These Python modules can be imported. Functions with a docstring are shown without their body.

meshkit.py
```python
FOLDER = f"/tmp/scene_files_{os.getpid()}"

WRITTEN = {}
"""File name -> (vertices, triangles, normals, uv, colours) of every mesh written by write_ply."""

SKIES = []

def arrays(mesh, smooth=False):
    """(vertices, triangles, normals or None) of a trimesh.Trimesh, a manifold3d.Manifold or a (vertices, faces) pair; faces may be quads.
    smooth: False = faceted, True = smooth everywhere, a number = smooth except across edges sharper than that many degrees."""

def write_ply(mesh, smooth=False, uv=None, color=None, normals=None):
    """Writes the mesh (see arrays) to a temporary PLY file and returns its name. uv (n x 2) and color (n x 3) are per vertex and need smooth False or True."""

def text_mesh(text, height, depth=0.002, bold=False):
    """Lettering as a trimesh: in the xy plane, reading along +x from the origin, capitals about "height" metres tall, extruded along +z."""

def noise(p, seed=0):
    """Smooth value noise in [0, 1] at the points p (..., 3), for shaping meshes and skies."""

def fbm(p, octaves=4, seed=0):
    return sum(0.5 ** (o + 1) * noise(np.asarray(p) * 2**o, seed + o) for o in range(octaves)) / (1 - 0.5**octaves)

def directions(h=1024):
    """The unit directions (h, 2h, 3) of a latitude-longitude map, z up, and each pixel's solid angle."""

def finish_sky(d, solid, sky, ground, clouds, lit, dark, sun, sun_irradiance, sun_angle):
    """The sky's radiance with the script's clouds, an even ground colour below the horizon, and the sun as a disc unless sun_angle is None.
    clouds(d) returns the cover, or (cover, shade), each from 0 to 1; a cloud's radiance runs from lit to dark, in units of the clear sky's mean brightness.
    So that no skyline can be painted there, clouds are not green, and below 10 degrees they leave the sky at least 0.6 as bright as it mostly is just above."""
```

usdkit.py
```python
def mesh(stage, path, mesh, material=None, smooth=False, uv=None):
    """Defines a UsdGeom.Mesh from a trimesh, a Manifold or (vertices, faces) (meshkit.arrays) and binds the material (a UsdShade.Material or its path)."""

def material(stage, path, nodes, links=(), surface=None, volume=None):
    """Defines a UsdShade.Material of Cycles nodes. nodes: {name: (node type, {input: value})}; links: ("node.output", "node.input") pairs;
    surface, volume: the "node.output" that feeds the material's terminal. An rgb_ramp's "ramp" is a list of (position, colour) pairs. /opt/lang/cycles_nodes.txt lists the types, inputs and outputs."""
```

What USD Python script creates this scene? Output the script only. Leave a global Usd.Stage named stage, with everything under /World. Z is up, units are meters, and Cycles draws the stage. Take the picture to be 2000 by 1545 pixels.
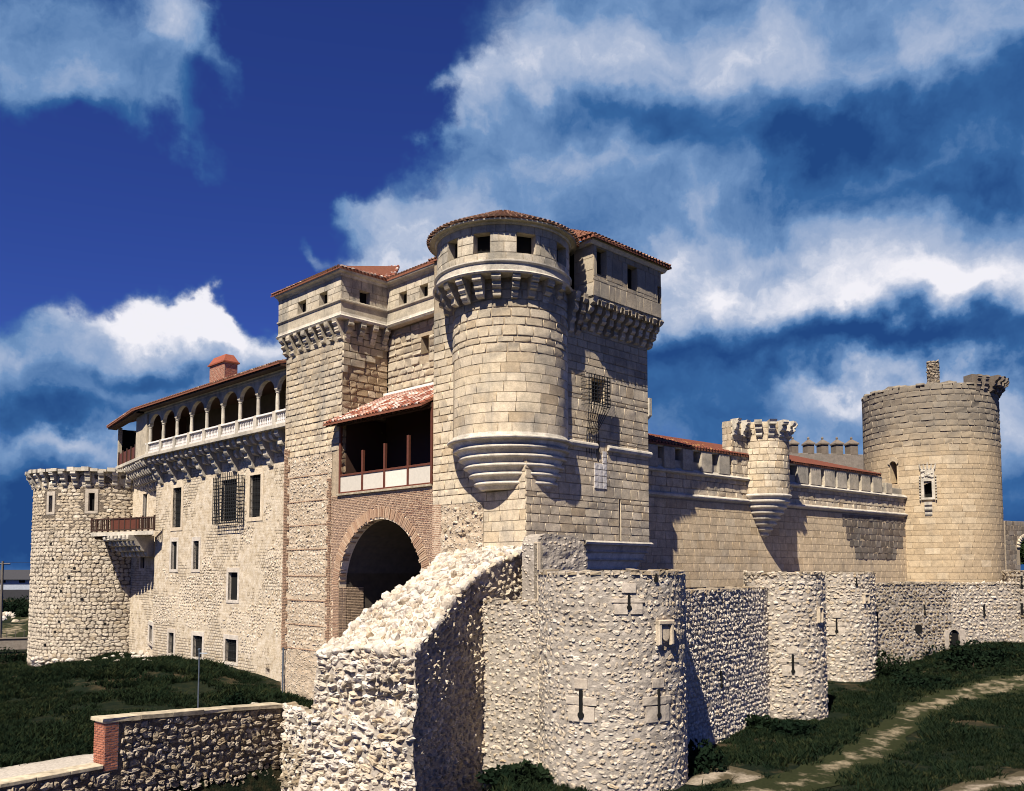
import math
import numpy as np
import trimesh
from shapely.geometry import Polygon, Point, box as sbox
from pxr import Usd, UsdGeom, UsdLux, UsdShade, Gf, Sdf, Vt
import usdkit
from meshkit import noise, fbm

stage = Usd.Stage.CreateInMemory()
UsdGeom.SetStageUpAxis(stage, UsdGeom.Tokens.z)
UsdGeom.SetStageMetersPerUnit(stage, 1.0)
stage.DefinePrim('/World', 'Xform')
stage.DefinePrim('/World/Looks', 'Scope')

# ------------------------------------------------------------------ camera, sky, sun, exposure
EXPOSURE = 0.98
SKY_STRENGTH = 0.05
SUN_INTENSITY = 1.25
SUN_EL = math.radians(53.0)
SUN_AZ_VEC = np.array([-0.41, -0.91])          # horizontal direction towards the sun
SUN_AZ_VEC = SUN_AZ_VEC / np.linalg.norm(SUN_AZ_VEC)
SUN_ROT = math.atan2(SUN_AZ_VEC[0], SUN_AZ_VEC[1])
PITCH = math.radians(3.75)
FPX, CXP, CYP = 1700.0, 1000.0, 1002.0          # lens in units of a 2000 wide picture, eye at the origin

cam = UsdGeom.Camera.Define(stage, '/World/camera')
cam.AddRotateXYZOp().Set(Gf.Vec3f(90 + math.degrees(PITCH), 0, 0))
cam.CreateHorizontalApertureAttr(36.0)
cam.CreateVerticalApertureAttr(36.0 * 791 / 1024)
cam.CreateFocalLengthAttr(36.0 * FPX / 2000)
cam.CreateVerticalApertureOffsetAttr(36.0 * (CYP - 772.5) / 2000)
cam.CreateClippingRangeAttr(Gf.Vec2f(0.1, 20000))
cam.CreateExposureAttr(EXPOSURE)

CP, SP = math.cos(PITCH), math.sin(PITCH)


def ray(px, py):
    q = (CYP - py) / FPX
    return np.array([(px - CXP) / FPX, CP - SP * q, SP + CP * q])


def proj(p):
    p = np.asarray(p, float)
    d = p[..., 1] * CP + p[..., 2] * SP
    up = -p[..., 1] * SP + p[..., 2] * CP
    return CXP + FPX * p[..., 0] / d, CYP - FPX * up / d, d


def zat(y, py):
    q = (CYP - py) / FPX
    return y * (q * CP + SP) / (CP - q * SP)


def at(px, y, py=1113.0):
    r = ray(px, py)
    return r * (y / r[1])


class SkyNodes:
    def __init__(s):
        s.n, s.l, s.k = {}, [], 0

    def add(s, kind, vals=None, **links):
        s.k += 1
        name = f'n{s.k}'
        v = dict(vals or {})
        for k, x in links.items():
            if isinstance(x, str):
                s.l.append((x, f'{name}.{k}'))
            else:
                v[k] = x
        s.n[name] = (kind, v)
        return name

    def m(s, op, a, b=0.0, c=0.0, clamp=False):
        return s.add('math', {'math_type': op, 'use_clamp': clamp}, value1=a, value2=b, value3=c) + '.value'


def build_sky():
    S = SkyNodes()
    sky = S.add('sky_texture', {'sky_type': 'single_scattering', 'sun_disc': False, 'sun_elevation': SUN_EL, 'sun_rotation': SUN_ROT,
                                'altitude': 900.0, 'air_density': 1.0, 'aerosol_density': 0.4, 'ozone_density': 2.5})
    tc = S.add('texture_coordinate')
    d0 = S.add('vector_math', {'math_type': 'normalize'}, vector1=tc + '.generated') + '.vector'
    # ragged cloud edges: the direction is bent by noise before it is measured
    w1 = S.add('noise_texture', {'scale': 6.0, 'detail': 7.0, 'roughness': 0.56, 'dimensions': '3D'}, vector=d0) + '.color'
    w1 = S.add('vector_math', {'math_type': 'subtract', 'vector2': (0.5, 0.5, 0.5)}, vector1=w1) + '.vector'
    w1 = S.add('vector_math', {'math_type': 'scale', 'scale': 0.22}, vector1=w1) + '.vector'
    dw = S.add('vector_math', {'math_type': 'add'}, vector1=d0, vector2=w1) + '.vector'
    xyz = S.add('separate_xyz', None, vector=dw)
    az = S.m('arctan2', xyz + '.x', xyz + '.y')
    el = S.m('arcsine', S.m('minimum', S.m('maximum', xyz + '.z', -1.0), 1.0))

    def blob(px, py, sx, sy, rot=0.0):
        r = ray(px, py); r = r / np.linalg.norm(r)
        a0, e0 = math.atan2(r[0], r[1]), math.asin(r[2])
        sa, se = sx / 1700.0, sy / 1700.0
        c, sn = math.cos(rot), math.sin(rot)
        da, de = S.m('subtract', az, a0), S.m('subtract', el, e0)
        if rot:
            u = S.m('add', S.m('multiply', da, c / sa), S.m('multiply', de, sn / sa))
            v = S.m('add', S.m('multiply', da, -sn / se), S.m('multiply', de, c / se))
        else:
            u, v = S.m('multiply', da, 1 / sa), S.m('multiply', de, 1 / se)
        q = S.m('add', S.m('multiply', u, u), S.m('multiply', v, v))
        return S.m('exponent', S.m('multiply', q, -1.0))

    def total(items, base):
        acc = base
        for w, b in items:
            acc = S.m('multiply_add', b, w, acc)
        return acc

    big = S.add('noise_texture', {'scale': 2.3, 'detail': 6.0, 'roughness': 0.55}, vector=d0) + '.fac'
    fine = S.add('noise_texture', {'scale': 10.0, 'detail': 8.0, 'roughness': 0.58}, vector=dw) + '.fac'
    # how much of the sky the clouds cover
    cov = total([
        (0.78, blob(110, 70, 300, 100, -0.25)), (0.50, blob(320, 70, 150, 70, -0.7)), (0.75, blob(450, 140, 170, 45, -0.6)), (0.60, blob(130, 190, 260, 60, -0.2)), (0.5, blob(360, 230, 240, 40, -0.3)), (0.4, blob(560, 190, 90, 30, -0.5)),
        (1.3, blob(1250, 130, 330, 170, 0.2)), (1.3, blob(1750, 160, 600, 300)), (1.0, blob(930, 215, 95, 85, 0.2)), (0.5, blob(850, 150, 60, 40)), (0.9, blob(1000, 290, 130, 50)),
        (1.2, blob(1450, 420, 560, 130)), (1.2, blob(1700, 560, 560, 150)), (0.8, blob(960, 440, 200, 60)), (1.0, blob(1200, 480, 260, 120)),
        (0.60, blob(615, 482, 70, 24, -0.5)), (0.50, blob(745, 425, 60, 22)), (0.75, blob(790, 505, 90, 36)),
        (1.25, blob(300, 620, 130, 85)), (1.0, blob(435, 605, 60, 65)), (1.0, blob(530, 680, 110, 80)), (0.9, blob(40, 710, 150, 65)), (0.8, blob(170, 690, 90, 40)),
        (1.0, blob(260, 770, 420, 60)), (0.95, blob(150, 900, 340, 70)), (1.0, blob(1480, 690, 460, 90)), (0.3, blob(125, 610, 45, 40)),
        (1.0, blob(1620, 800, 220, 60)), (0.9, blob(1900, 820, 300, 150)), (0.8, blob(1980, 970, 200, 90)), (1.3, blob(1330, 770, 280, 130)),
        (0.9, blob(300, 1060, 1000, 95)), (0.9, blob(1700, 1060, 1000, 95)),
        (-0.9, blob(600, 290, 300, 170)), (-0.75, blob(740, 60, 210, 150)), (-0.6, blob(90, 430, 280, 90)), (-0.5, blob(560, 560, 200, 40)),
    ], S.m('multiply_add', big, 0.8, -0.45))
    cov = S.m('add', cov, S.m('multiply_add', fine, 0.75, -0.375))
    cover = S.add('map_range', {'range_type': 'smoothstep', 'from_min': 0.02, 'from_max': 0.74, 'clamp': True}, value=cov) + '.result'
    # how bright the cloud is: lit edges and tops, deep blue bases
    lit = total([
        (0.62, blob(290, 605, 130, 65)), (0.5, blob(430, 600, 60, 60)), (0.5, blob(520, 650, 90, 55)), (0.34, blob(40, 700, 120, 38)), (0.28, blob(170, 890, 90, 34)), (0.25, blob(60, 860, 90, 20)),
        (0.34, blob(900, 190, 90, 60, 0.5)), (0.34, blob(1030, 110, 80, 80, 0.9)), (0.16, blob(1250, 90, 300, 80)), (0.34, blob(1650, 575, 360, 75)), (0.26, blob(1930, 590, 150, 70)), (0.30, blob(1330, 560, 140, 90)),
        (0.30, blob(1640, 800, 130, 26)), (0.30, blob(1690, 755, 50, 40)), (0.2, blob(1560, 800, 60, 20)), (0.12, blob(1750, 60, 350, 80)), (0.20, blob(1250, 350, 260, 40)), (0.22, blob(880, 430, 110, 50)), (0.18, blob(1500, 470, 300, 40)), (0.2, blob(1850, 120, 160, 40)),
        (0.10, blob(120, 60, 200, 60)), (0.16, blob(280, 60, 60, 60)), (-0.22, blob(330, 190, 300, 60, -0.3)), (0.3, blob(790, 500, 80, 36)), (0.22, blob(1930, 780, 120, 40)), (0.15, blob(640, 490, 80, 30)),
        (-0.48, blob(1650, 270, 380, 60)), (-0.34, blob(1850, 380, 240, 40)), (-0.2, blob(1350, 220, 200, 40)), (-0.52, blob(1480, 700, 330, 45)), (-0.42, blob(1850, 690, 260, 36)), (-0.16, blob(1100, 250, 130, 40)),
        (-0.40, blob(280, 735, 220, 26)), (-0.32, blob(100, 800, 260, 34)), (-0.34, blob(60, 235, 200, 30)), (-0.40, blob(100, 970, 340, 60)), (-0.25, blob(1370, 790, 150, 70)),
        (-0.45, blob(300, 1070, 1100, 80)), (-0.40, blob(1700, 1040, 1100, 90)), (-0.2, blob(1950, 900, 100, 30)),
    ], 0.50)
    lit = S.m('add', lit, S.m('multiply_add', fine, 0.95, -0.475))
    lit = S.m('add', lit, S.m('multiply_add', big, 0.6, -0.30))
    ramp = S.add('rgb_ramp', {'ramp': [(0.0, CLOUD[0]), (0.28, CLOUD[1]), (0.55, CLOUD[2]), (0.8, CLOUD[3]), (1.0, CLOUD[4])]}, fac=lit) + '.color'
    # the clear sky of slide film behind a polariser: deeper and more violet than the eye saw it
    clear = S.add('mix_color', {'blend_type': 'multiply', 'fac': 1.0, 'b': CLEAR_TINT, 'use_clamp': False, 'use_clamp_result': False}, a=sky + '.color') + '.result'
    # thin cloud is a teal veil before it turns white
    body = S.add('mix_color', {'use_clamp_result': False, 'a': CLOUD_THIN}, fac=cover, b=ramp) + '.result'
    col = S.add('mix_color', {'use_clamp_result': False}, fac=cover, a=clear, b=body) + '.result'
    bg = S.add('background_shader', {'strength': SKY_STRENGTH}, color=col)
    return usdkit.material(stage, '/World/Looks/sky_look', S.n, S.l, surface=bg + '.background')


CLEAR_TINT = (0.22, 0.31, 0.82)
CLOUD_THIN = (0.35, 1.7, 4.0)
CLOUD = [(0.16, 0.66, 2.3), (0.40, 1.35, 3.5), (1.7, 3.0, 5.4), (4.4, 5.2, 6.9), (9.0, 8.9, 9.5)]
dome = UsdLux.DomeLight.Define(stage, '/World/sky')
dome.GetPrim().SetCustomDataByKey('kind', 'structure')
dome.CreateIntensityAttr(1.0)
UsdShade.MaterialBindingAPI.Apply(dome.GetPrim()).Bind(build_sky())

sun = UsdLux.DistantLight.Define(stage, '/World/sun')
sun.CreateNormalizeAttr(True)
sun.CreateIntensityAttr(SUN_INTENSITY)
sun.CreateAngleAttr(0.5)
sun.CreateColorAttr(Gf.Vec3f(1.0, 0.915, 0.79))
TO_SUN = np.array([SUN_AZ_VEC[0] * math.cos(SUN_EL), SUN_AZ_VEC[1] * math.cos(SUN_EL), math.sin(SUN_EL)])
_m = Gf.Matrix4d(); _m.SetRotate(Gf.Rotation(Gf.Vec3d(0, 0, 1), Gf.Vec3d(*TO_SUN)))
sun.AddTransformOp().Set(_m)

# ------------------------------------------------------------------ materials
LOOK = {}


def graph_material(name, build):
    S = SkyNodes()
    out = build(S)
    LOOK[name] = usdkit.material(stage, f'/World/Looks/{name}', S.n, S.l, surface=out)
    return LOOK[name]


def mixc(S, blend, fac, a, b):
    kw = {}
    vals = {'blend_type': blend, 'use_clamp': True}
    return S.add('mix_color', vals, fac=fac, a=a, b=b) + '.result'


def piece_random(S):
    g = S.add('geometry'); o = S.add('object_info')
    r = S.m('fraction', S.m('add', g + '.random_per_island', S.m('multiply', o + '.random', 7.31)))
    return g, r


def stone_look(name, tones, stain=(0.16, 0.15, 0.13), stain_amt=0.55, fine_scale=16.0, bump=0.02, streak=0.35, pits=0.5, top_stain=None, aggregate=None):
    """Weathered stone: every block its own tone, soft stains, run-off streaks, pits and grain."""
    def build(S):
        g, r = piece_random(S)
        pos = g + '.position'
        col = S.add('rgb_ramp', {'ramp': [(i / (len(tones) - 1), t) for i, t in enumerate(tones)]}, fac=r) + '.color'
        n1 = S.add('noise_texture', {'scale': 0.6, 'detail': 5.0, 'roughness': 0.6}, vector=pos) + '.fac'
        n2 = S.add('noise_texture', {'scale': 3.2, 'detail': 6.0, 'roughness': 0.65}, vector=pos) + '.fac'
        n3 = S.add('noise_texture', {'scale': fine_scale, 'detail': 5.0, 'roughness': 0.7}, vector=pos) + '.fac'
        st = S.add('mapping', {'scale': (1.5, 1.5, 0.16)}, vector=pos) + '.vector'
        n4 = S.add('noise_texture', {'scale': 1.0, 'detail': 5.0, 'roughness': 0.6}, vector=st) + '.fac'
        f1 = S.add('map_range', {'from_min': 0.48, 'from_max': 0.74, 'clamp': True, 'to_max': stain_amt}, value=n1) + '.result'
        col = mixc(S, 'mix', f1, col, stain)
        f2 = S.add('map_range', {'from_min': 0.54, 'from_max': 0.74, 'clamp': True, 'to_max': streak}, value=n4) + '.result'
        col = mixc(S, 'mix', f2, col, stain)
        v = S.add('map_range', {'from_min': 0.25, 'from_max': 0.75, 'to_min': 0.72, 'to_max': 1.22, 'clamp': True}, value=n2) + '.result'
        v = S.m('multiply', v, S.add('map_range', {'from_min': 0.3, 'from_max': 0.7, 'to_min': 0.78, 'to_max': 1.16, 'clamp': True}, value=n3) + '.result')
        vv = S.add('combine_xyz', None, x=v, y=v, z=v) + '.vector'
        col = mixc(S, 'multiply', 1.0, col, vv)
        vor = S.add('voronoi_texture', {'scale': 9.0, 'feature': 'f1'}, vector=pos) + '.distance'
        pit = S.add('map_range', {'from_min': 0.05, 'from_max': 0.17, 'to_min': pits, 'to_max': 0.0, 'clamp': True}, value=vor) + '.result'
        pit = S.m('multiply', pit, S.add('map_range', {'from_min': 0.5, 'from_max': 0.6, 'clamp': True}, value=n2) + '.result')
        col = mixc(S, 'mix', pit, col, (0.10, 0.085, 0.07))
        agg_h = 0.0
        if aggregate:
            wob = S.add('vector_math', {'math_type': 'scale', 'scale': 0.14}, vector1=S.add('noise_texture', {'scale': 4.0, 'detail': 3.0}, vector=pos) + '.color') + '.vector'
            pw = S.add('vector_math', {'math_type': 'add'}, vector1=S.add('mapping', {'scale': (1.0, 1.0, 1.45)}, vector=pos) + '.vector', vector2=wob) + '.vector'
            v1 = S.add('voronoi_texture', {'scale': aggregate[0], 'feature': 'f1'}, vector=pw)
            cr = S.add('separate_xyz', None, vector=v1 + '.color')
            dome = S.add('map_range', {'range_type': 'smoothstep', 'from_min': 0.16, 'from_max': 0.46, 'to_min': 1.0, 'to_max': 0.0, 'clamp': True}, value=v1 + '.distance') + '.result'
            seen = S.m('multiply', dome, S.add('map_range', {'from_min': aggregate[1], 'from_max': aggregate[1] + 0.1, 'clamp': True}, value=cr + '.x') + '.result')
            scol = S.add('rgb_ramp', {'ramp': [(0, aggregate[2]), (0.5, aggregate[3]), (1, aggregate[4])]}, fac=cr + '.y') + '.color'
            scol = mixc(S, 'multiply', 1.0, scol, vv)
            col = mixc(S, 'mix', seen, col, scol)
            rim = S.m('multiply', S.add('map_range', {'from_min': 0.36, 'from_max': 0.5, 'clamp': True}, value=v1 + '.distance') + '.result', 0.45)
            col = mixc(S, 'mix', rim, col, stain)
            agg_h = S.m('multiply', seen, 1.6)
        if top_stain:
            zz = S.add('separate_xyz', None, vector=pos) + '.z'
            zz = S.m('add', zz, S.m('multiply_add', n1, top_stain[3], -top_stain[3] / 2))
            ft = S.add('map_range', {'from_min': top_stain[0], 'from_max': top_stain[1], 'to_max': top_stain[2], 'clamp': True}, value=zz) + '.result'
            ft = S.m('multiply', ft, S.add('map_range', {'from_min': 0.25, 'from_max': 0.6, 'to_min': 0.55, 'to_max': 1.0, 'clamp': True}, value=n2) + '.result')
            col = mixc(S, 'mix', ft, col, (0.075, 0.078, 0.08))
        h = S.m('add', agg_h, S.m('multiply_add', n3, 0.5, S.m('multiply_add', n2, 0.9, S.m('multiply', pit, -0.9))))
        nb = S.add('bump', {'strength': 0.9, 'distance': bump}, height=h) + '.normal'
        p = S.add('principled_bsdf', {'roughness': 0.93, 'specular_ior_level': 0.15}, base_color=col, normal=nb)
        return p + '.BSDF'
    return graph_material(name, build)


def plain_look(name, color, rough=0.6, var=0.25, scale=6.0, metallic=0.0, bump=0.004, rand=0.3):
    def build(S):
        g, r = piece_random(S)
        n = S.add('noise_texture', {'scale': scale, 'detail': 5.0, 'roughness': 0.65}, vector=g + '.position') + '.fac'
        v = S.add('map_range', {'from_min': 0.25, 'from_max': 0.75, 'to_min': 1 - var, 'to_max': 1 + var, 'clamp': True}, value=n) + '.result'
        v = S.m('multiply', v, S.m('multiply_add', r, rand, 1 - rand / 2))
        vv = S.add('combine_xyz', None, x=v, y=v, z=v) + '.vector'
        col = mixc(S, 'multiply', 1.0, color, vv)
        nb = S.add('bump', {'strength': 0.6, 'distance': bump}, height=n) + '.normal'
        return S.add('principled_bsdf', {'roughness': rough, 'metallic': metallic, 'specular_ior_level': 0.3}, base_color=col, normal=nb) + '.BSDF'
    return graph_material(name, build)


def tone_look(name, tones, rough=0.85, var=0.3, scale=12.0, moss=None):
    def build(S):
        g, r = piece_random(S)
        col = S.add('rgb_ramp', {'ramp': [(i / (len(tones) - 1), t) for i, t in enumerate(tones)]}, fac=r) + '.color'
        n = S.add('noise_texture', {'scale': scale, 'detail': 5.0, 'roughness': 0.65}, vector=g + '.position') + '.fac'
        v = S.add('map_range', {'from_min': 0.25, 'from_max': 0.75, 'to_min': 1 - var, 'to_max': 1 + var, 'clamp': True}, value=n) + '.result'
        vv = S.add('combine_xyz', None, x=v, y=v, z=v) + '.vector'
        col = mixc(S, 'multiply', 1.0, col, vv)
        if moss:
            n2 = S.add('noise_texture', {'scale': 1.6, 'detail': 4.0}, vector=g + '.position') + '.fac'
            f = S.add('map_range', {'from_min': 0.5, 'from_max': 0.75, 'to_max': 0.75, 'clamp': True}, value=n2) + '.result'
            col = mixc(S, 'mix', f, col, moss)
        nb = S.add('bump', {'strength': 0.7, 'distance': 0.008}, height=n) + '.normal'
        return S.add('principled_bsdf', {'roughness': rough, 'specular_ior_level': 0.2}, base_color=col, normal=nb) + '.BSDF'
    return graph_material(name, build)


def net_plaster_look(name):
    """Lime plaster with an incised net of small scales, worn away in patches."""
    def build(S):
        g = S.add('geometry'); pos = g + '.position'
        uv = S.add('attribute', {'attribute': 'st'}) + '.vector'
        wob = S.add('noise_texture', {'scale': 0.9, 'detail': 3.0}, vector=uv) + '.color'
        wob = S.add('vector_math', {'math_type': 'scale', 'scale': 0.16}, vector1=wob) + '.vector'
        u2 = S.add('vector_math', {'math_type': 'add'}, vector1=uv, vector2=wob) + '.vector'
        br = S.add('brick_texture', {'scale': 1.0, 'brick_width': 0.25, 'row_height': 0.20, 'mortar_size': 0.045, 'mortar_smooth': 1.0, 'offset': 0.5,
                                     'color1': (1, 1, 1), 'color2': (1, 1, 1), 'mortar': (0, 0, 0)}, vector=u2)
        n1 = S.add('noise_texture', {'scale': 0.33, 'detail': 4.0, 'roughness': 0.6}, vector=pos) + '.fac'
        n2 = S.add('noise_texture', {'scale': 2.4, 'detail': 6.0, 'roughness': 0.7}, vector=pos) + '.fac'
        n3 = S.add('noise_texture', {'scale': 14.0, 'detail': 5.0, 'roughness': 0.7}, vector=pos) + '.fac'
        wear = S.m('add', n1, S.m('multiply_add', n2, 0.35, -0.175))
        keep = S.add('map_range', {'range_type': 'smoothstep', 'from_min': 0.44, 'from_max': 0.52, 'to_min': 1.0, 'to_max': 0.12, 'clamp': True}, value=wear) + '.result'
        base = S.add('rgb_ramp', {'ramp': [(0.3, (0.34, 0.265, 0.17)), (0.5, (0.50, 0.42, 0.31)), (0.7, (0.60, 0.53, 0.43))]}, fac=n2) + '.color'
        groove = S.m('multiply', S.m('subtract', 1.0, br + '.fac'), 1.0)
        line = S.m('multiply', br + '.fac', keep)
        col = mixc(S, 'mix', S.m('multiply', line, 0.8), base, (0.13, 0.105, 0.085))
        v = S.add('map_range', {'from_min': 0.3, 'from_max': 0.7, 'to_min': 0.74, 'to_max': 1.14, 'clamp': True}, value=n3) + '.result'
        col = mixc(S, 'multiply', 1.0, col, S.add('combine_xyz', None, x=v, y=v, z=v) + '.vector')
        h = S.m('add', S.m('multiply', line, -1.0), S.m('multiply_add', n3, 0.7, S.m('multiply', n2, 1.0)))
        nb = S.add('bump', {'strength': 0.9, 'distance': 0.03}, height=h) + '.normal'
        return S.add('principled_bsdf', {'roughness': 0.95, 'specular_ior_level': 0.1}, base_color=col, normal=nb) + '.BSDF'
    return graph_material(name, build)


def ground_look(name):
    def build(S):
        g = S.add('geometry'); pos = g + '.position'
        n1 = S.add('noise_texture', {'scale': 0.16, 'detail': 5.0, 'roughness': 0.6}, vector=pos) + '.fac'
        n2 = S.add('noise_texture', {'scale': 1.7, 'detail': 7.0, 'roughness': 0.7}, vector=pos) + '.fac'
        n3 = S.add('noise_texture', {'scale': 12.0, 'detail': 6.0, 'roughness': 0.75}, vector=pos) + '.fac'
        col = S.add('rgb_ramp', {'ramp': [(0.3, (0.006, 0.011, 0.007)), (0.5, (0.012, 0.018, 0.010)), (0.7, (0.032, 0.032, 0.015))]}, fac=n2) + '.color'
        bare = S.m('add', n1, S.m('multiply_add', n2, 0.5, -0.25))
        f = S.add('map_range', {'from_min': 0.54, 'from_max': 0.70, 'to_max': 0.75, 'clamp': True}, value=bare) + '.result'
        col = mixc(S, 'mix', f, col, (0.10, 0.07, 0.04))
        v = S.add('map_range', {'from_min': 0.3, 'from_max': 0.7, 'to_min': 0.5, 'to_max': 1.3, 'clamp': True}, value=n3) + '.result'
        col = mixc(S, 'multiply', 1.0, col, S.add('combine_xyz', None, x=v, y=v, z=v) + '.vector')
        nb = S.add('bump', {'strength': 1.0, 'distance': 0.12}, height=S.m('add', n3, n2)) + '.normal'
        return S.add('principled_bsdf', {'roughness': 1.0, 'specular_ior_level': 0.05}, base_color=col, normal=nb) + '.BSDF'
    return graph_material(name, build)


def path_look(name, pale, grass, lo, hi):
    def build(S):
        g = S.add('geometry'); pos = g + '.position'
        st = S.add('attribute', {'attribute': 'st'}) + '.vector'
        n2 = S.add('noise_texture', {'scale': 0.9, 'detail': 7.0, 'roughness': 0.7}, vector=pos) + '.fac'
        n3 = S.add('noise_texture', {'scale': 9.0, 'detail': 6.0, 'roughness': 0.75}, vector=pos) + '.fac'
        sx = S.add('separate_xyz', None, vector=st) + '.x'
        edge = S.m('absolute', S.m('subtract', S.m('multiply', sx, 2.0), 1.0))
        bare = S.m('subtract', n2, S.m('multiply_add', S.m('power', edge, 2.0), 0.30, -0.12))
        f = S.add('map_range', {'from_min': lo, 'from_max': hi, 'clamp': True}, value=bare) + '.result'
        col = mixc(S, 'mix', f, grass, pale)
        v = S.add('map_range', {'from_min': 0.3, 'from_max': 0.7, 'to_min': 0.6, 'to_max': 1.25, 'clamp': True}, value=n3) + '.result'
        col = mixc(S, 'multiply', 1.0, col, S.add('combine_xyz', None, x=v, y=v, z=v) + '.vector')
        nb = S.add('bump', {'strength': 1.0, 'distance': 0.06}, height=n3) + '.normal'
        return S.add('principled_bsdf', {'roughness': 1.0, 'specular_ior_level': 0.05}, base_color=col, normal=nb) + '.BSDF'
    return graph_material(name, build)


def leaf_look(name, tones):
    def build(S):
        g, r = piece_random(S)
        n = S.add('noise_texture', {'scale': 0.7, 'detail': 3.0}, vector=g + '.position') + '.fac'
        t = S.m('multiply_add', r, 0.6, S.m('multiply', n, 0.4))
        col = S.add('rgb_ramp', {'ramp': [(i / (len(tones) - 1), c) for i, c in enumerate(tones)]}, fac=t) + '.color'
        a = S.add('diffuse_bsdf', None, color=col) + '.BSDF'
        b = S.add('translucent_bsdf', None, color=col) + '.BSDF'
        return S.add('mix_closure', {'fac': 0.25}, closure1=a, closure2=b) + '.closure'
    return graph_material(name, build)


ASH = [(0.424, 0.328, 0.212), (0.516, 0.421, 0.29), (0.559, 0.469, 0.334), (0.499, 0.411, 0.292), (0.59, 0.498, 0.365), (0.465, 0.371, 0.248)]
stone_look('ashlar', ASH, stain=(0.21, 0.195, 0.17), stain_amt=0.75, streak=0.6, top_stain=(7.5, 13.5, 0.42, 4.0))
stone_look('ashlar_parapet', [(0.40, 0.345, 0.255), (0.50, 0.435, 0.335), (0.44, 0.375, 0.275), (0.34, 0.305, 0.245)], stain=(0.15, 0.145, 0.13), stain_amt=0.75, streak=0.7)
stone_look('ashlar_keep', [(0.384, 0.29, 0.18), (0.464, 0.367, 0.241), (0.432, 0.333, 0.21), (0.496, 0.402, 0.275)], stain_amt=0.3, streak=0.2, top_stain=(8.0, 11.5, 0.72, 4.0))
stone_look('ashlar_curtain', [(0.459, 0.344, 0.209), (0.56, 0.44, 0.287), (0.509, 0.392, 0.246), (0.583, 0.475, 0.325)], stain_amt=0.35, streak=0.35)
stone_look('ashlar_brown', [(0.26, 0.185, 0.11), (0.38, 0.29, 0.19), (0.30, 0.22, 0.14), (0.44, 0.36, 0.26)], stain_amt=0.6, streak=0.3, bump=0.04)
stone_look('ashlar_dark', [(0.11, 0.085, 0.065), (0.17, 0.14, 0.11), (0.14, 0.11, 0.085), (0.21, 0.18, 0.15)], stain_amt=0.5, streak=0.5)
stone_look('joint', [(0.34, 0.27, 0.185), (0.34, 0.27, 0.185)], stain_amt=0.4, bump=0.03)
stone_look('moulding', [(0.455, 0.412, 0.334), (0.523, 0.472, 0.39), (0.415, 0.372, 0.302)], stain=(0.13, 0.125, 0.11), stain_amt=0.6, streak=0.55)
stone_look('plaster_patch', [(0.50, 0.47, 0.45), (0.58, 0.55, 0.52)], stain_amt=0.2, streak=0.1, pits=0.1)
stone_look('rubble', [(0.40, 0.31, 0.20), (0.53, 0.455, 0.355), (0.46, 0.38, 0.28), (0.60, 0.54, 0.45), (0.50, 0.41, 0.30)], stain=(0.20, 0.175, 0.14), stain_amt=0.4, streak=0.2, bump=0.04)
stone_look('rubble_tan', [(0.36, 0.285, 0.19), (0.48, 0.41, 0.31), (0.42, 0.345, 0.245), (0.53, 0.465, 0.37), (0.45, 0.375, 0.27)], stain=(0.20, 0.175, 0.14), stain_amt=0.6, streak=0.35, bump=0.04)
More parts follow.
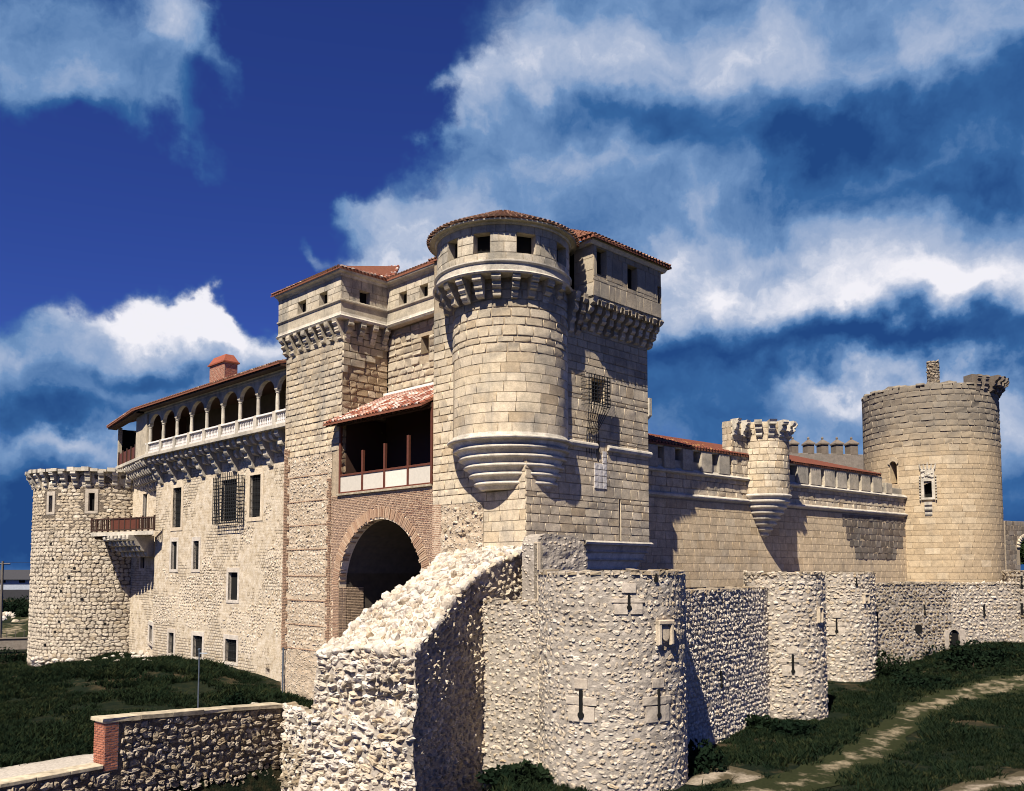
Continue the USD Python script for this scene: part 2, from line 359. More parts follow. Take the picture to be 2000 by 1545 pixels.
stone_look('rubble_white', [(0.44, 0.385, 0.305), (0.55, 0.50, 0.43), (0.50, 0.44, 0.37), (0.40, 0.335, 0.25), (0.58, 0.53, 0.465)], stain=(0.30, 0.26, 0.21), stain_amt=0.35, streak=0.15, bump=0.04)
stone_look('rubble_brown', [(0.21, 0.16, 0.10), (0.29, 0.235, 0.165), (0.36, 0.305, 0.235), (0.24, 0.185, 0.12)], stain_amt=0.45, streak=0.25, bump=0.04)
stone_look('mortar', [(0.42, 0.37, 0.31), (0.42, 0.37, 0.31)], stain=(0.19, 0.165, 0.135), stain_amt=0.55, streak=0.30, bump=0.06, pits=0.7, aggregate=(4.6, 0.35, (0.40, 0.31, 0.21), (0.52, 0.45, 0.36), (0.60, 0.54, 0.46)))
stone_look('mortar_brown', [(0.17, 0.135, 0.10), (0.17, 0.135, 0.10)], stain=(0.09, 0.075, 0.06), stain_amt=0.55, streak=0.3, bump=0.06, aggregate=(6.5, 0.2, (0.22, 0.17, 0.11), (0.32, 0.26, 0.19), (0.42, 0.36, 0.28)))
stone_look('rubble_panel', [(0.48, 0.405, 0.31), (0.48, 0.405, 0.31)], stain=(0.34, 0.25, 0.16), stain_amt=0.5, streak=0.2, bump=0.07, fine_scale=7.0, aggregate=(5.5, 0.3, (0.46, 0.36, 0.24), (0.56, 0.48, 0.38), (0.62, 0.56, 0.48)))
stone_look('slit_stone', [(0.40, 0.345, 0.275), (0.44, 0.38, 0.31), (0.37, 0.315, 0.25)], stain_amt=0.4, streak=0.25)
stone_look('surround', [(0.48, 0.43, 0.365), (0.52, 0.465, 0.395), (0.45, 0.385, 0.31)], stain_amt=0.25, streak=0.2)
stone_look('surround_warm', [(0.50, 0.41, 0.30), (0.56, 0.47, 0.35), (0.52, 0.43, 0.31)], stain_amt=0.25, streak=0.2)
net_plaster_look('net_plaster')
tone_look('brick', [(0.20, 0.085, 0.052), (0.30, 0.135, 0.085), (0.25, 0.12, 0.08), (0.34, 0.18, 0.12), (0.22, 0.10, 0.065)])
tone_look('brick_worn', [(0.26, 0.15, 0.095), (0.37, 0.25, 0.165), (0.31, 0.20, 0.13), (0.44, 0.325, 0.225), (0.29, 0.175, 0.115)])
tone_look('clay_tile', [(0.085, 0.026, 0.018), (0.14, 0.040, 0.024), (0.05, 0.022, 0.017), (0.17, 0.052, 0.028), (0.10, 0.030, 0.02), (0.26, 0.135, 0.05), (0.12, 0.036, 0.023)])
tone_look('clay_tile_pale', [(0.16, 0.045, 0.028), (0.22, 0.068, 0.038), (0.58, 0.49, 0.42), (0.18, 0.052, 0.03), (0.34, 0.16, 0.095), (0.62, 0.54, 0.47), (0.13, 0.04, 0.026), (0.25, 0.085, 0.05)])
tone_look('clay_tile_dark', [(0.11, 0.055, 0.036), (0.20, 0.085, 0.05), (0.15, 0.075, 0.05), (0.42, 0.27, 0.18), (0.13, 0.06, 0.04), (0.24, 0.11, 0.065)], moss=(0.07, 0.05, 0.035))
tone_look('chimney_brick', [(0.24, 0.085, 0.05), (0.33, 0.13, 0.08), (0.28, 0.10, 0.06)])
plain_look('clay_red', (0.17, 0.062, 0.035), rough=0.9)
plain_look('clay_cap', (0.22, 0.062, 0.033), rough=0.8)
plain_look('brick_joint', (0.60, 0.49, 0.36), rough=0.95, bump=0.02)
plain_look('brown_wood', (0.10, 0.032, 0.018), rough=0.6, scale=9)
plain_look('dark_wood', (0.045, 0.022, 0.014), rough=0.7, scale=9)
plain_look('white_panel', (0.52, 0.48, 0.41), rough=0.9, var=0.08)
plain_look('white_stone', (0.60, 0.56, 0.52), rough=0.9, var=0.12)
plain_look('iron', (0.02, 0.021, 0.022), rough=0.6, metallic=0.3)
plain_look('steel_pipe', (0.09, 0.11, 0.14), rough=0.45, metallic=0.4)
plain_look('painted_dark', (0.004, 0.0038, 0.0036), rough=1.0, bump=0.0)  # near-black colour that paints the shade of interiors, holes and slits
plain_look('vault', (0.07, 0.057, 0.044), rough=1.0, bump=0.04, scale=3)
plain_look('coping', (0.36, 0.305, 0.215), rough=0.95, var=0.55, scale=3.5, bump=0.02)
plain_look('house_white', (0.30, 0.33, 0.38), rough=0.9)
plain_look('house_roof', (0.03, 0.03, 0.034), rough=0.9)
plain_look('pole_wood', (0.10, 0.085, 0.07), rough=0.9)
ground_look('turf')
path_look('worn_track', (0.22, 0.18, 0.12), (0.022, 0.026, 0.011), 0.57, 0.72)
path_look('road_surface', (0.44, 0.395, 0.335), (0.37, 0.33, 0.28), 0.30, 0.5)
path_look('bank_earth', (0.30, 0.25, 0.19), (0.07, 0.058, 0.035), 0.50, 0.66)
leaf_look('grass_blade', [(0.005, 0.011, 0.007), (0.010, 0.018, 0.010), (0.017, 0.025, 0.012), (0.055, 0.055, 0.022)])
leaf_look('shrub_leaf', [(0.005, 0.011, 0.007), (0.010, 0.018, 0.010), (0.016, 0.025, 0.012)])
leaf_look('tree_leaf', [(0.02, 0.035, 0.015), (0.035, 0.055, 0.022), (0.05, 0.07, 0.03)])

# ------------------------------------------------------------------ scene helpers
RNG = np.random.default_rng(11)
_used = {}


def numbered(parent, name):
    k = (parent, name)
    n = _used.get(k, 0)
    _used[k] = n + 1
    return f'{parent}/{name}' if n == 0 else f'{parent}/{name}_{n:03d}'


def tag(prim, label=None, cat=None, group=None, kind=None):
    for k, v in (('label', label), ('category', cat), ('group', group), ('kind', kind)):
        if v:
            prim.SetCustomDataByKey(k, v)


SMOOTH_PIECES = {'ashlar', 'ashlar_parapet', 'ashlar_keep', 'ashlar_curtain', 'ashlar_brown', 'ashlar_dark', 'plaster_patch'}


def define_mesh(path, v, f, mat, uv=None, smooth=False):
    v = np.asarray(v, float); f = np.asarray(f, int)
    if f.shape[1] == 4:
        f = np.vstack([f[:, [0, 1, 2]], f[:, [0, 2, 3]]])
    m = UsdGeom.Mesh.Define(stage, path)
    m.CreatePointsAttr(Vt.Vec3fArray.FromNumpy(v.astype(np.float32)))
    m.CreateFaceVertexCountsAttr(Vt.IntArray.FromNumpy(np.full(len(f), 3, np.int32)))
    m.CreateFaceVertexIndicesAttr(Vt.IntArray.FromNumpy(f.astype(np.int32).ravel()))
    m.CreateSubdivisionSchemeAttr('none')
    if smooth:
        n = np.zeros_like(v)
        fn = np.cross(v[f[:, 1]] - v[f[:, 0]], v[f[:, 2]] - v[f[:, 0]])
        for k in range(3):
            np.add.at(n, f[:, k], fn)
        n /= np.maximum(np.linalg.norm(n, axis=1, keepdims=True), 1e-12)
        m.CreateNormalsAttr(Vt.Vec3fArray.FromNumpy(n.astype(np.float32)))
        m.SetNormalsInterpolation('vertex')
    if uv is not None:
        UsdGeom.PrimvarsAPI(m).CreatePrimvar('st', Sdf.ValueTypeNames.TexCoord2fArray, 'vertex').Set(Vt.Vec2fArray.FromNumpy(np.asarray(uv, np.float32)))
    UsdShade.MaterialBindingAPI.Apply(m.GetPrim()).Bind(LOOK[mat])
    return m.GetPrim()


def join(pieces):
    vs, fs, n = [], [], 0
    for v, f in pieces:
        f = np.asarray(f, int)
        if f.shape[1] == 4:
            f = np.vstack([f[:, [0, 1, 2]], f[:, [0, 2, 3]]])
        vs.append(np.asarray(v, float)); fs.append(f + n); n += len(v)
    return np.vstack(vs), np.vstack(fs)


class Thing:
    """One top-level Xform at the thing's base; parts are meshes below it."""

    def __init__(s, name, loc, label, cat, group=None, kind=None):
        s.path = numbered('/World', name)
        s.loc = np.asarray(loc, float)
        x = UsdGeom.Xform.Define(stage, s.path)
        x.AddTranslateOp().Set(Gf.Vec3d(*s.loc))
        tag(x.GetPrim(), label, cat, group, kind)

    def part(s, name, geo, mat, parent=None, label=None, kind=None, uv=None, smooth=False):
        p = numbered(parent or s.path, name)
        v, f = geo[0], geo[1]
        prim = define_mesh(p, np.asarray(v) - s.loc, f, mat, uv, smooth)
        tag(prim, label, None, None, kind)
        return p

    def pieces(s, name, items, mat, parent=None, cap=300, mats=None):
        """Alike pieces: the ones that show largest are parts of their own, the rest is one part."""
        if not items:
            return
        score = np.array([piece_score(v) for v, f in items])
        order = np.argsort(-score, kind='stable')
        keep = [i for i in order[:cap] if score[i] > 0]
        for i in sorted(keep):
            s.part(name, items[i], mat, parent, smooth=mat in SMOOTH_PIECES)
        kept = set(keep)
        rest = [items[i] for i in range(len(items)) if i not in kept]
        if rest:
            s.part(name + 's', join(rest), mat, parent, kind='stuff', smooth=mat in SMOOTH_PIECES)


def split_pieces(T, name, items, mats, parent, cap, seed):
    rng = np.random.default_rng(seed)
    k = rng.random(len(items)) < .62
    T.pieces(name, [x for x, t in zip(items, k) if t], mats[0], parent, cap=int(cap * .6))
    T.pieces(name, [x for x, t in zip(items, k) if not t], mats[1], parent, cap=int(cap * .4))


def piece_score(v):
    x, y, d = proj(np.asarray(v))
    if d.min() < 0.5:
        return 0.0
    x0, x1, y0, y1 = x.min(), x.max(), y.min(), y.max()
    if x1 < 0 or x0 > 2000 or y1 < 0 or y0 > 1545:
        return 0.0
    return (x1 - x0) * (y1 - y0)


def solid(name, loc, geo, mat, label=None, cat=None, group=None, kind=None, uv=None, smooth=False):
    """A thing that is one mesh."""
    p = numbered('/World', name)
    prim = define_mesh(p, geo[0], geo[1], mat, uv, smooth)
    tag(prim, label, cat, group, kind)
    return p


# ------------------------------------------------------------------ surfaces
class Path:
    """A wall in plan, run left to right as one sees it from outside; u metres along it, z up, off metres out."""

    def __init__(s, pts, curved=False):
        s.p = np.asarray(pts, float)
        d = np.diff(s.p, axis=0)
        s.len = np.linalg.norm(d, axis=1)
        s.cum = np.concatenate([[0], np.cumsum(s.len)])
        s.L = s.cum[-1]
        d = d / s.len[:, None]
        s.sn = np.stack([d[:, 1], -d[:, 0]], 1)
        s.sd = d
        vn = np.vstack([s.sn[:1], (s.sn[:-1] + s.sn[1:]) / 2, s.sn[-1:]])
        s.vn = vn / np.linalg.norm(vn, axis=1, keepdims=True)
        s.curved = curved

    def frame(s, u):
        u = np.asarray(u, float)
        i = np.clip(np.searchsorted(s.cum, u, 'right') - 1, 0, len(s.len) - 1)
        t = (u - s.cum[i])
        xy = s.p[i] + s.sd[i] * t[..., None]
        if s.curved:
            w = np.clip(t / s.len[i], 0, 1)[..., None]
            n = s.vn[i] * (1 - w) + s.vn[i + 1] * w
            n = n / np.linalg.norm(n, axis=-1, keepdims=True)
        else:
            n = s.sn[i]
        return xy, n

    def pos(s, u, z, off=0.0):
        u, z, off = np.broadcast_arrays(np.asarray(u, float), np.asarray(z, float), np.asarray(off, float))
        xy, n = s.frame(u)
        return np.concatenate([xy + n * off[..., None], z[..., None]], -1)

    def hit(s, px, py, off=0.0):
        """Where the camera sees the picture point (px, py) on this wall: (u, z)."""
        r = ray(px, py)
        best = None
        for i in range(len(s.len)):
            a = s.p[i] + s.sn[i] * off
            d = s.sd[i]
            det = r[0] * -d[1] + r[1] * d[0]
            if abs(det) < 1e-9:
                continue
            t = (a[0] * -d[1] + a[1] * d[0]) / det
            k = (r[0] * a[1] - r[1] * a[0]) / det * -1
            k = (t * r[0] - a[0]) * d[0] + (t * r[1] - a[1]) * d[1]
            lo = -1e9 if (i == 0 and not s.curved) else -1e-6
            hi = 1e9 if (i == len(s.len) - 1 and not s.curved) else s.len[i] + 1e-6
            if t > 0 and lo <= k <= hi and (best is None or t < best[0]):
                best = (t, s.cum[i] + k, t * r[2])
        if best is None:
            # past the silhouette: nearest in bearing
            x, _, _ = proj(np.column_stack([s.p, np.zeros(len(s.p))]))
            i = int(np.argmin(np.abs(x - px)))
            return s.cum[i], zat(s.p[i, 1], py)
        return best[1], best[2]

    def rect(s, x0, y0, x1, y1, off=0.0):
        """A rectangle on the wall from two picture corners."""
        xm, ym = (x0 + x1) / 2, (y0 + y1) / 2
        u0, _ = s.hit(x0, ym, off); u1, _ = s.hit(x1, ym, off)
        _, z1 = s.hit(xm, y0, off); _, z0 = s.hit(xm, y1, off)
        return u0, u1, z0, z1


def arc(c, r, a0, a1, n=48):
    a = np.radians(np.linspace(a0, a1, n))
    return Path(np.stack([c[0] + r * np.cos(a), c[1] + r * np.sin(a)], 1), curved=True)


class Patch:
    """A free surface given by a function of (u, v) in metres; stands in for a Path."""

    def __init__(s, fn, Lu, Lv):
        s.fn, s.L, s.Lv = fn, Lu, Lv

    def pos(s, u, z, off=0.0):
        u, z, off = np.broadcast_arrays(np.asarray(u, float), np.asarray(z, float), np.asarray(off, float))
        e = 0.05
        p = s.fn(u, z)
        n = np.cross(s.fn(u + e, z) - s.fn(u - e, z), s.fn(u, z + e) - s.fn(u, z - e))
        n = n / np.maximum(np.linalg.norm(n, axis=-1, keepdims=True), 1e-9)
        return p + n * off[..., None]


def breaks(a, b, step, extra=()):
    g = list(np.linspace(a, b, max(2, int(round((b - a) / step)) + 1)))
    for e in extra:
        if a + 1e-6 < e < b - 1e-6:
            i = int(np.argmin(np.abs(np.array(g) - e)))
            if 0 < i < len(g) - 1 and abs(g[i] - e) < step * 0.55 and not any(abs(g[i] - x) < 1e-9 for x in extra):
                g[i] = e
            else:
                g.append(e)
    return np.array(sorted(set(np.round(g, 6))))


def sheet(surf, u0, u1, z0, z1, du=0.5, dz=0.5, holes=(), off=0.0, rough=0.0, freq=2.2, seed=0, top=None, keep=None):
    """The wall face as a grid with rectangular holes, roughened by noise. top(u) lowers the upper edge."""
    ub = breaks(u0, u1, du, [h[k] for h in holes for k in (0, 1)])
    zb = breaks(z0, z1, dz, [h[k] for h in holes for k in (2, 3)])
    U, Z = np.meshgrid(ub, zb, indexing='ij')
    if top is not None:
        Z = z0 + (Z - z0) * ((top(U) - z0) / (z1 - z0))
    o = np.full(U.shape, off)
    P = surf.pos(U, Z, o)
    if rough:
        d = (fbm(P * freq, 4, seed) - 0.5) * 2 * rough
        edge = np.ones_like(d)
        for h in holes:
            m = (U >= h[0] - 1e-5) & (U <= h[1] + 1e-5) & (Z >= h[2] - 1e-5) & (Z <= h[3] + 1e-5)
            edge[m] = 0
        P = surf.pos(U, Z, o + d * edge)
    nu, nz = U.shape
    i, j = np.meshgrid(np.arange(nu - 1), np.arange(nz - 1), indexing='ij')
    uc, zc = (ub[:-1] + ub[1:])[i] / 2, (zb[:-1] + zb[1:])[j] / 2
    ok = np.ones(i.shape, bool)
    for h in holes:
        ok &= ~((uc > h[0]) & (uc < h[1]) & (zc > h[2]) & (zc < h[3]))
    if keep is not None:
        ok &= keep(uc, zc)
    i, j = i[ok], j[ok]
    q = np.stack([i * nz + j, (i + 1) * nz + j, (i + 1) * nz + j + 1, i * nz + j + 1], 1)
    return P.reshape(-1, 3), q, np.stack([U.ravel(), Z.ravel()], 1)


def block(surf, u0, u1, z0, z1, out=0.02, back=0.04, bev=0.015, rough=0.008, tilt=0.01, n=3, rng=RNG):
    """One dressed stone: a grid for the face, a bevelled rim, sides that run back into the wall."""
    us = np.linspace(u0 + bev, u1 - bev, n); zs = np.linspace(z0 + bev, z1 - bev, n)
    U, Z = np.meshgrid(us, zs, indexing='ij')
    a, b = rng.normal(0, tilt, 2)
    O = out + rng.normal(0, rough, U.shape) + a * (U - (u0 + u1) / 2) + b * (Z - (z0 + z1) / 2) * 2
    ring = [(i, 0) for i in range(n)] + [(n - 1, j) for j in range(1, n)] + [(i, n - 1) for i in range(n - 2, -1, -1)] + [(0, j) for j in range(n - 2, 0, -1)]
    ri = np.array([i * n + j for i, j in ring])
    for i, j in ring:
        O[i, j] -= bev * 0.35
    jit = lambda s: rng.normal(0, s, len(ring))
    Ur = np.array([u0 if i == 0 else u1 if i == n - 1 else us[i] for i, j in ring])
    Zr = np.array([z0 if j == 0 else z1 if j == n - 1 else zs[j] for i, j in ring])
    Ur = Ur + jit(bev * 0.25); Zr = Zr + jit(bev * 0.25)
    front = surf.pos(U, Z, O).reshape(-1, 3)
    rim = surf.pos(Ur, Zr, np.full(len(ring), -back))
    f = []
    for i in range(n - 1):
        for j in range(n - 1):
            f.append((i * n + j, (i + 1) * n + j, (i + 1) * n + j + 1, i * n + j + 1))
    k = len(ring)
    for t in range(k):
        a0, a1 = n * n + t, n * n + (t + 1) % k
        f.append((a1, a0, a0 + k, a1 + k))
    return np.vstack([front, front[ri], rim]), np.array(f)


def ashlar(surf, u0, u1, z0, z1, ch=0.42, bl=0.85, joint=0.022, holes=(), out=0.02, bev=0.016, rough=0.008, tilt=0.008, n=3, lv=0.35, skip=0.0, seed=1, drop=None):
    """Coursed squared stone as separate blocks that stop at the openings."""
    rng = np.random.default_rng(seed)
    nc = max(1, int(round((z1 - z0) / ch)))
    zb = np.linspace(z0, z1, nc + 1)
    zb[1:-1] += rng.normal(0, ch * 0.05, nc - 1)
    for h in holes:
        for e in (h[2], h[3]):
            i = int(np.argmin(np.abs(zb - e)))
            if 0 < i < nc and abs(zb[i] - e) < ch * 0.55:
                zb[i] = e
    zb.sort()
    items = []
    for c in range(nc):
        a, b = zb[c], zb[c + 1]
        if b - a < 0.08:
            continue
        spans = [(u0, u1)]
        for h in holes:
            if min(b, h[3]) - max(a, h[2]) > 0.25 * (b - a):
                new = []
                for s in spans:
                    if h[1] <= s[0] or h[0] >= s[1]:
                        new.append(s)
                    else:
                        if h[0] > s[0]: new.append((s[0], h[0]))
                        if h[1] < s[1]: new.append((h[1], s[1]))
                spans = new
        for s in spans:
            w = s[1] - s[0]
            if w < 0.06:
                continue
            cuts = [s[0]]
            x = s[0] + bl * rng.uniform(0.35, 1.2)
            while x < s[1] - bl * 0.35:
                cuts.append(x)
                x += bl * rng.uniform(1 - lv, 1 + lv)
            cuts.append(s[1])
            for p, q in zip(cuts[:-1], cuts[1:]):
                if skip and rng.random() < skip:
                    continue
                if drop is not None and drop((p + q) / 2, (a + b) / 2):
                    continue
                items.append(block(surf, p + joint / 2, q - joint / 2, a + joint / 2, b - joint / 2, out, 0.045, min(bev, 0.3 * (b - a)), rough, tilt, n, rng))
    return items


def cobble(surf, u, z, a, b, h, rng, k=9, loose=1.0):
    """One rough broken stone bedded in mortar: steep edges, an uneven face."""
    an = np.linspace(0, 2 * np.pi, k, endpoint=False) + rng.normal(0, 0.16 * loose, k) + rng.uniform(0, 1)
    r = 1 + rng.uniform(-0.30, 0.20, k) * loose
    sq = 1 / np.maximum(np.abs(np.cos(an)), np.abs(np.sin(an))) ** 0.6
    cu, cz = np.cos(an) * r * sq * a, np.sin(an) * r * sq * b
    t = rng.normal(0, 0.22) * loose
    cu, cz = cu * math.cos(t) - cz * math.sin(t), cu * math.sin(t) + cz * math.cos(t)
    tu, tz = rng.normal(0, 0.30, 2) * h
    U, Z, O = [u + cu], [z + cz], [np.full(k, -0.05)]
    for q, hh, e in ((0.93, 0.55, 0.28), (0.66, 0.95, 0.26), (0.32, 1.05, 0.22)):
        w = q * rng.uniform(0.88, 1.1, k)
        U.append(u + cu * w); Z.append(z + cz * w)
        O.append(h * (hh + rng.normal(0, e, k)) + (tu * cu / a + tz * cz / b) * q)
    U = np.concatenate(U + [[u + rng.normal(0, .1) * a]]); Z = np.concatenate(Z + [[z + rng.normal(0, .1) * b]])
    O = np.concatenate(O + [[h * rng.uniform(0.8, 1.3)]])
    return surf.pos(U, Z, O), cobble_faces(k)


_cf = {}


def cobble_faces(k):
    if k not in _cf:
        f = []
        for m in range(3):
            for i in range(k):
                j = (i + 1) % k
                f += [(m * k + i, m * k + j, m * k + k + j), (m * k + i, m * k + k + j, m * k + k + i)]
        f += [(3 * k + i, 3 * k + (i + 1) % k, 4 * k) for i in range(k)]
        _cf[k] = np.array(f)
    return _cf[k]


def rubble(surf, u0, u1, z0, z1, sw=0.42, sh=0.3, fill=0.95, h=0.06, holes=(), seed=1, top=None, mask=None, big=0.35, k=9, loose=1.0):
    rng = np.random.default_rng(seed)
    items = []
    z = z0
    while z < z1 - sh * 0.4:
        rh = sh * rng.uniform(0.8, 1.25)
        u = u0 + rng.uniform(0, 0.6) * sw
        while u < u1:
            w = sw * float(np.clip(rng.lognormal(0, big), 0.4, 2.0))
            cu, cz = u + w / 2, z + rh / 2 + rng.normal(0, rh * 0.16 * loose)
            u += w
            a, b = w / 2 * fill * rng.uniform(0.82, 1.05), rh / 2 * fill * rng.uniform(0.82, 1.1)
            if cu + a * 0.7 > u1 or cu - a * 0.7 < u0:
                continue
            if top is not None and cz + b > top(cu):
                continue
            if any(cu + a > hh[0] and cu - a < hh[1] and cz + b > hh[2] and cz - b < hh[3] for hh in holes):
                continue
            if mask is not None and not mask(cu, cz):
                continue
            items.append(cobble(surf, cu, cz, a, b, h * rng.uniform(0.5, 1.4), rng, k, loose))
        z += rh
    return items


def sweep(surf, u0, u1, prof, du=0.4, closed=True, ends=True):
    """A moulding: the profile [(off, z), ...] carried along the wall."""
    us = np.linspace(u0, u1, max(2, int(round((u1 - u0) / du)) + 1))
    pr = np.asarray(prof, float)
    U, K = np.meshgrid(us, np.arange(len(pr)), indexing='ij')
    v = surf.pos(U, pr[K, 1], pr[K, 0]).reshape(-1, 3)
    n, f = len(pr), []
    for i in range(len(us) - 1):
        for j in range(n if closed else n - 1):
            k = (j + 1) % n
            f.append((i * n + j, i * n + k, (i + 1) * n + k, (i + 1) * n + j))
    f = np.array(f)
    f = np.vstack([f[:, [0, 1, 2]], f[:, [0, 2, 3]]])
    if ends:
        b = (len(us) - 1) * n
        e = [(0, j + 1, j) for j in range(1, n - 1)] + [(b, b + j, b + j + 1) for j in range(1, n - 1)]
        f = np.vstack([f, e])
    return v, f


def half_round(o0, z, r, n=6, up=1.0):
    """Profile of a roll moulding standing out of the wall."""
    a = np.linspace(-np.pi / 2, np.pi / 2, n)
    return [(-0.05, z - r * up)] + [(o0 + r * math.cos(t), z + r * up * math.sin(t)) for t in a] + [(-0.05, z + r * up)]


def corbel(surf, u, zt, proj_, h, w, lobes=3, base=0.0, rng=RNG):
    """A stack of rounded stones that reach out of the wall, each less than the one above."""
    prof = [(base - 0.08, zt), (base + proj_, zt)]
    lh = h / lobes
    for i in range(lobes):
        o = base + proj_ * (lobes - i) / lobes
        inner = base + proj_ * (lobes - i - 1) / lobes
        z0 = zt - lh * i
        r = min(lh * 0.55, o - inner + 0.02)
        prof.append((o, z0 - lh * 0.38))
        for t in np.linspace(0.2, 1.0, 4):
            a = t * np.pi / 2
            prof.append((o - r + r * math.cos(a), z0 - lh * 0.38 - (lh * 0.56) * math.sin(a)))
        prof.append((inner + 0.0, z0 - lh))
    prof[-1] = (base - 0.08, zt - h)
    pr = np.array(prof)
    pr[:, 0] += rng.normal(0, 0.028, len(pr)) * (pr[:, 0] > base)
    n = len(pr)
    v = np.vstack([surf.pos(np.full(n, u - w / 2), pr[:, 1], pr[:, 0]), surf.pos(np.full(n, u + w / 2), pr[:, 1], pr[:, 0])])
    f = []
    for j in range(n - 1):
        f += [(j, n + j, n + j + 1), (j, n + j + 1, j + 1)]
    for j in range(1, n - 1):
        f += [(0, j, j + 1), (n, n + j + 1, n + j)]
    return v, np.array(f)


def box_on(surf, u0, u1, z0, z1, o0, o1, bev=0.0):
    """A box fixed to the wall between two distances from it (edges eased by bev)."""
    if bev:
        b = bev
        U = [u0, u1, u1, u0] + [u0, u1, u1, u0] + [u0 + b, u1 - b, u1 - b, u0 + b]
        Z = [z0, z0, z1, z1] * 2 + [z0 + b, z0 + b, z1 - b, z1 - b]
        O = [o0] * 4 + [o1 - b] * 4 + [o1] * 4
        f = []
        for r in (0, 4):
            for j in range(4):
                k = (j + 1) % 4
                f.append((r + j, r + k, r + 4 + k, r + 4 + j))
        f += [(8, 9, 10, 11), (3, 2, 1, 0)]
    else:
        U = [u0, u1, u1, u0] * 2; Z = [z0, z0, z1, z1] * 2; O = [o0] * 4 + [o1] * 4
        f = [(j, (j + 1) % 4, 4 + (j + 1) % 4, 4 + j) for j in range(4)] + [(4, 5, 6, 7), (3, 2, 1, 0)]
    return surf.pos(np.array(U), np.array(Z), np.array(O)), np.array(f)


def long_box(surf, u0, u1, z0, z1, o0, o1, step=0.5):
    """A box that follows a curved wall."""
    return sweep(surf, u0, u1, [(o0, z0), (o1, z0), (o1, z1), (o0, z1)], step)


def bar(a, b, r, n=6, r2=None):
    a, b = np.asarray(a, float), np.asarray(b, float)
    t = b - a; t = t / np.linalg.norm(t)
    x = np.cross(t, [0, 0, 1.0] if abs(t[2]) < 0.9 else [1.0, 0, 0]); x /= np.linalg.norm(x)
    y = np.cross(t, x)
    an = np.linspace(0, 2 * np.pi, n, endpoint=False)
    c = np.cos(an)[:, None] * x + np.sin(an)[:, None] * y
    v = np.vstack([a + c * r, b + c * (r if r2 is None else r2)])
    f = [(j, (j + 1) % n, n + (j + 1) % n) for j in range(n)] + [(j, n + (j + 1) % n, n + j) for j in range(n)]
    f += [(0, j + 1, j) for j in range(1, n - 1)] + [(n, n + j, n + j + 1) for j in range(1, n - 1)]
    return v, np.array(f)[:, ::-1]


def lathe(c, prof, n=14, a0=0.0, a1=360.0, ell=None):
    """Turned about the vertical through c: prof [(r, z), ...] from the bottom up."""
    pr = np.asarray(prof, float)
    an = np.radians(np.linspace(a0, a1, n + 1))
    A, K = np.meshgrid(an, np.arange(len(pr)), indexing='ij')
    v = np.stack([c[0] + pr[K, 0] * np.cos(A), c[1] + pr[K, 0] * np.sin(A), pr[K, 1]], -1).reshape(-1, 3)
    m = len(pr)
    f = [(i * m + j, (i + 1) * m + j, (i + 1) * m + j + 1, i * m + j + 1) for i in range(n) for j in range(m - 1)]
    return v, np.array(f)


def prism(poly, z0, z1):
    """Closed solid over a plan polygon."""
    p = np.asarray(poly, float)
    m = trimesh.creation.extrude_polygon(Polygon(p), z1 - z0, engine='earcut')
    v = np.array(m.vertices); v[:, 2] += z0
    return v, np.array(m.faces)


def cut_panel(surf, poly, o0, o1):
    """A flat panel with any outline in (u, z), from o0 to o1 metres out."""
    m = trimesh.creation.extrude_polygon(poly, o1 - o0, engine='earcut')
    v = np.array(m.vertices)
    return surf.pos(v[:, 0], v[:, 1], v[:, 2] + o0), np.array(m.faces)


def opening(T, surf, rect, depth=0.9, parent=None, mat='surround_warm', frame=0.0, frame_mat='surround', out=0.03, back=True, name='window', sill=0.0, dark='painted_dark', o0=0.0):
    """A window or slot: its reveal is the part, the surround and the near-black sheet (painted interior shade) its sub-parts."""
    u0, u1, z0, z1 = rect
    s = [surf.pos(np.array([u0, u1, u1, u0]), np.array([z0, z0, z1, z1]), np.full(4, o)) for o in (o0 + 0.02, -depth)]
    v = np.vstack(s)
    f = np.array([(j, (j + 1) % 4, 4 + (j + 1) % 4, 4 + j) for j in range(4)])
    w = T.part(name, (v, f), mat, parent)
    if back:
        T.part('pane', (surf.pos(np.array([u0, u1, u1, u0]), np.array([z0, z0, z1, z1]), np.full(4, -depth + 0.01)), np.array([(0, 1, 2, 3)])), dark, w)  # near-black sheet: interior shade put into its colour
    if frame:
        fr = frame
        T.part('jamb', box_on(surf, u0 - fr, u0, z0, z1, -0.1, out, 0.012), frame_mat, w)
        T.part('jamb', box_on(surf, u1, u1 + fr, z0, z1, -0.1, out, 0.012), frame_mat, w)
        T.part('lintel', box_on(surf, u0 - fr, u1 + fr, z1, z1 + fr * 1.25, -0.1, out, 0.012), frame_mat, w)
        T.part('sill', box_on(surf, u0 - fr, u1 + fr, z0 - fr * 0.8, z0, -0.1, out + 0.01, 0.012), frame_mat, w)
    return w


def grille(T, surf, u0, u1, z0, z1, o, nu, nz, w, mat='iron', r=0.016):
    for k in range(nu):
        u = u0 + (u1 - u0) * (k + 0.5) / nu
        T.part('grille_bar', bar(*surf.pos(np.array([u, u]), np.array([z0, z1]), np.array([o, o])), r, 4), mat, w)
    for k in range(nz):
        z = z0 + (z1 - z0) * (k + 0.5) / nz
        T.part('grille_bar', bar(*surf.pos(np.array([u0, u1]), np.array([z, z]), np.array([o, o])), r, 4), mat, w)


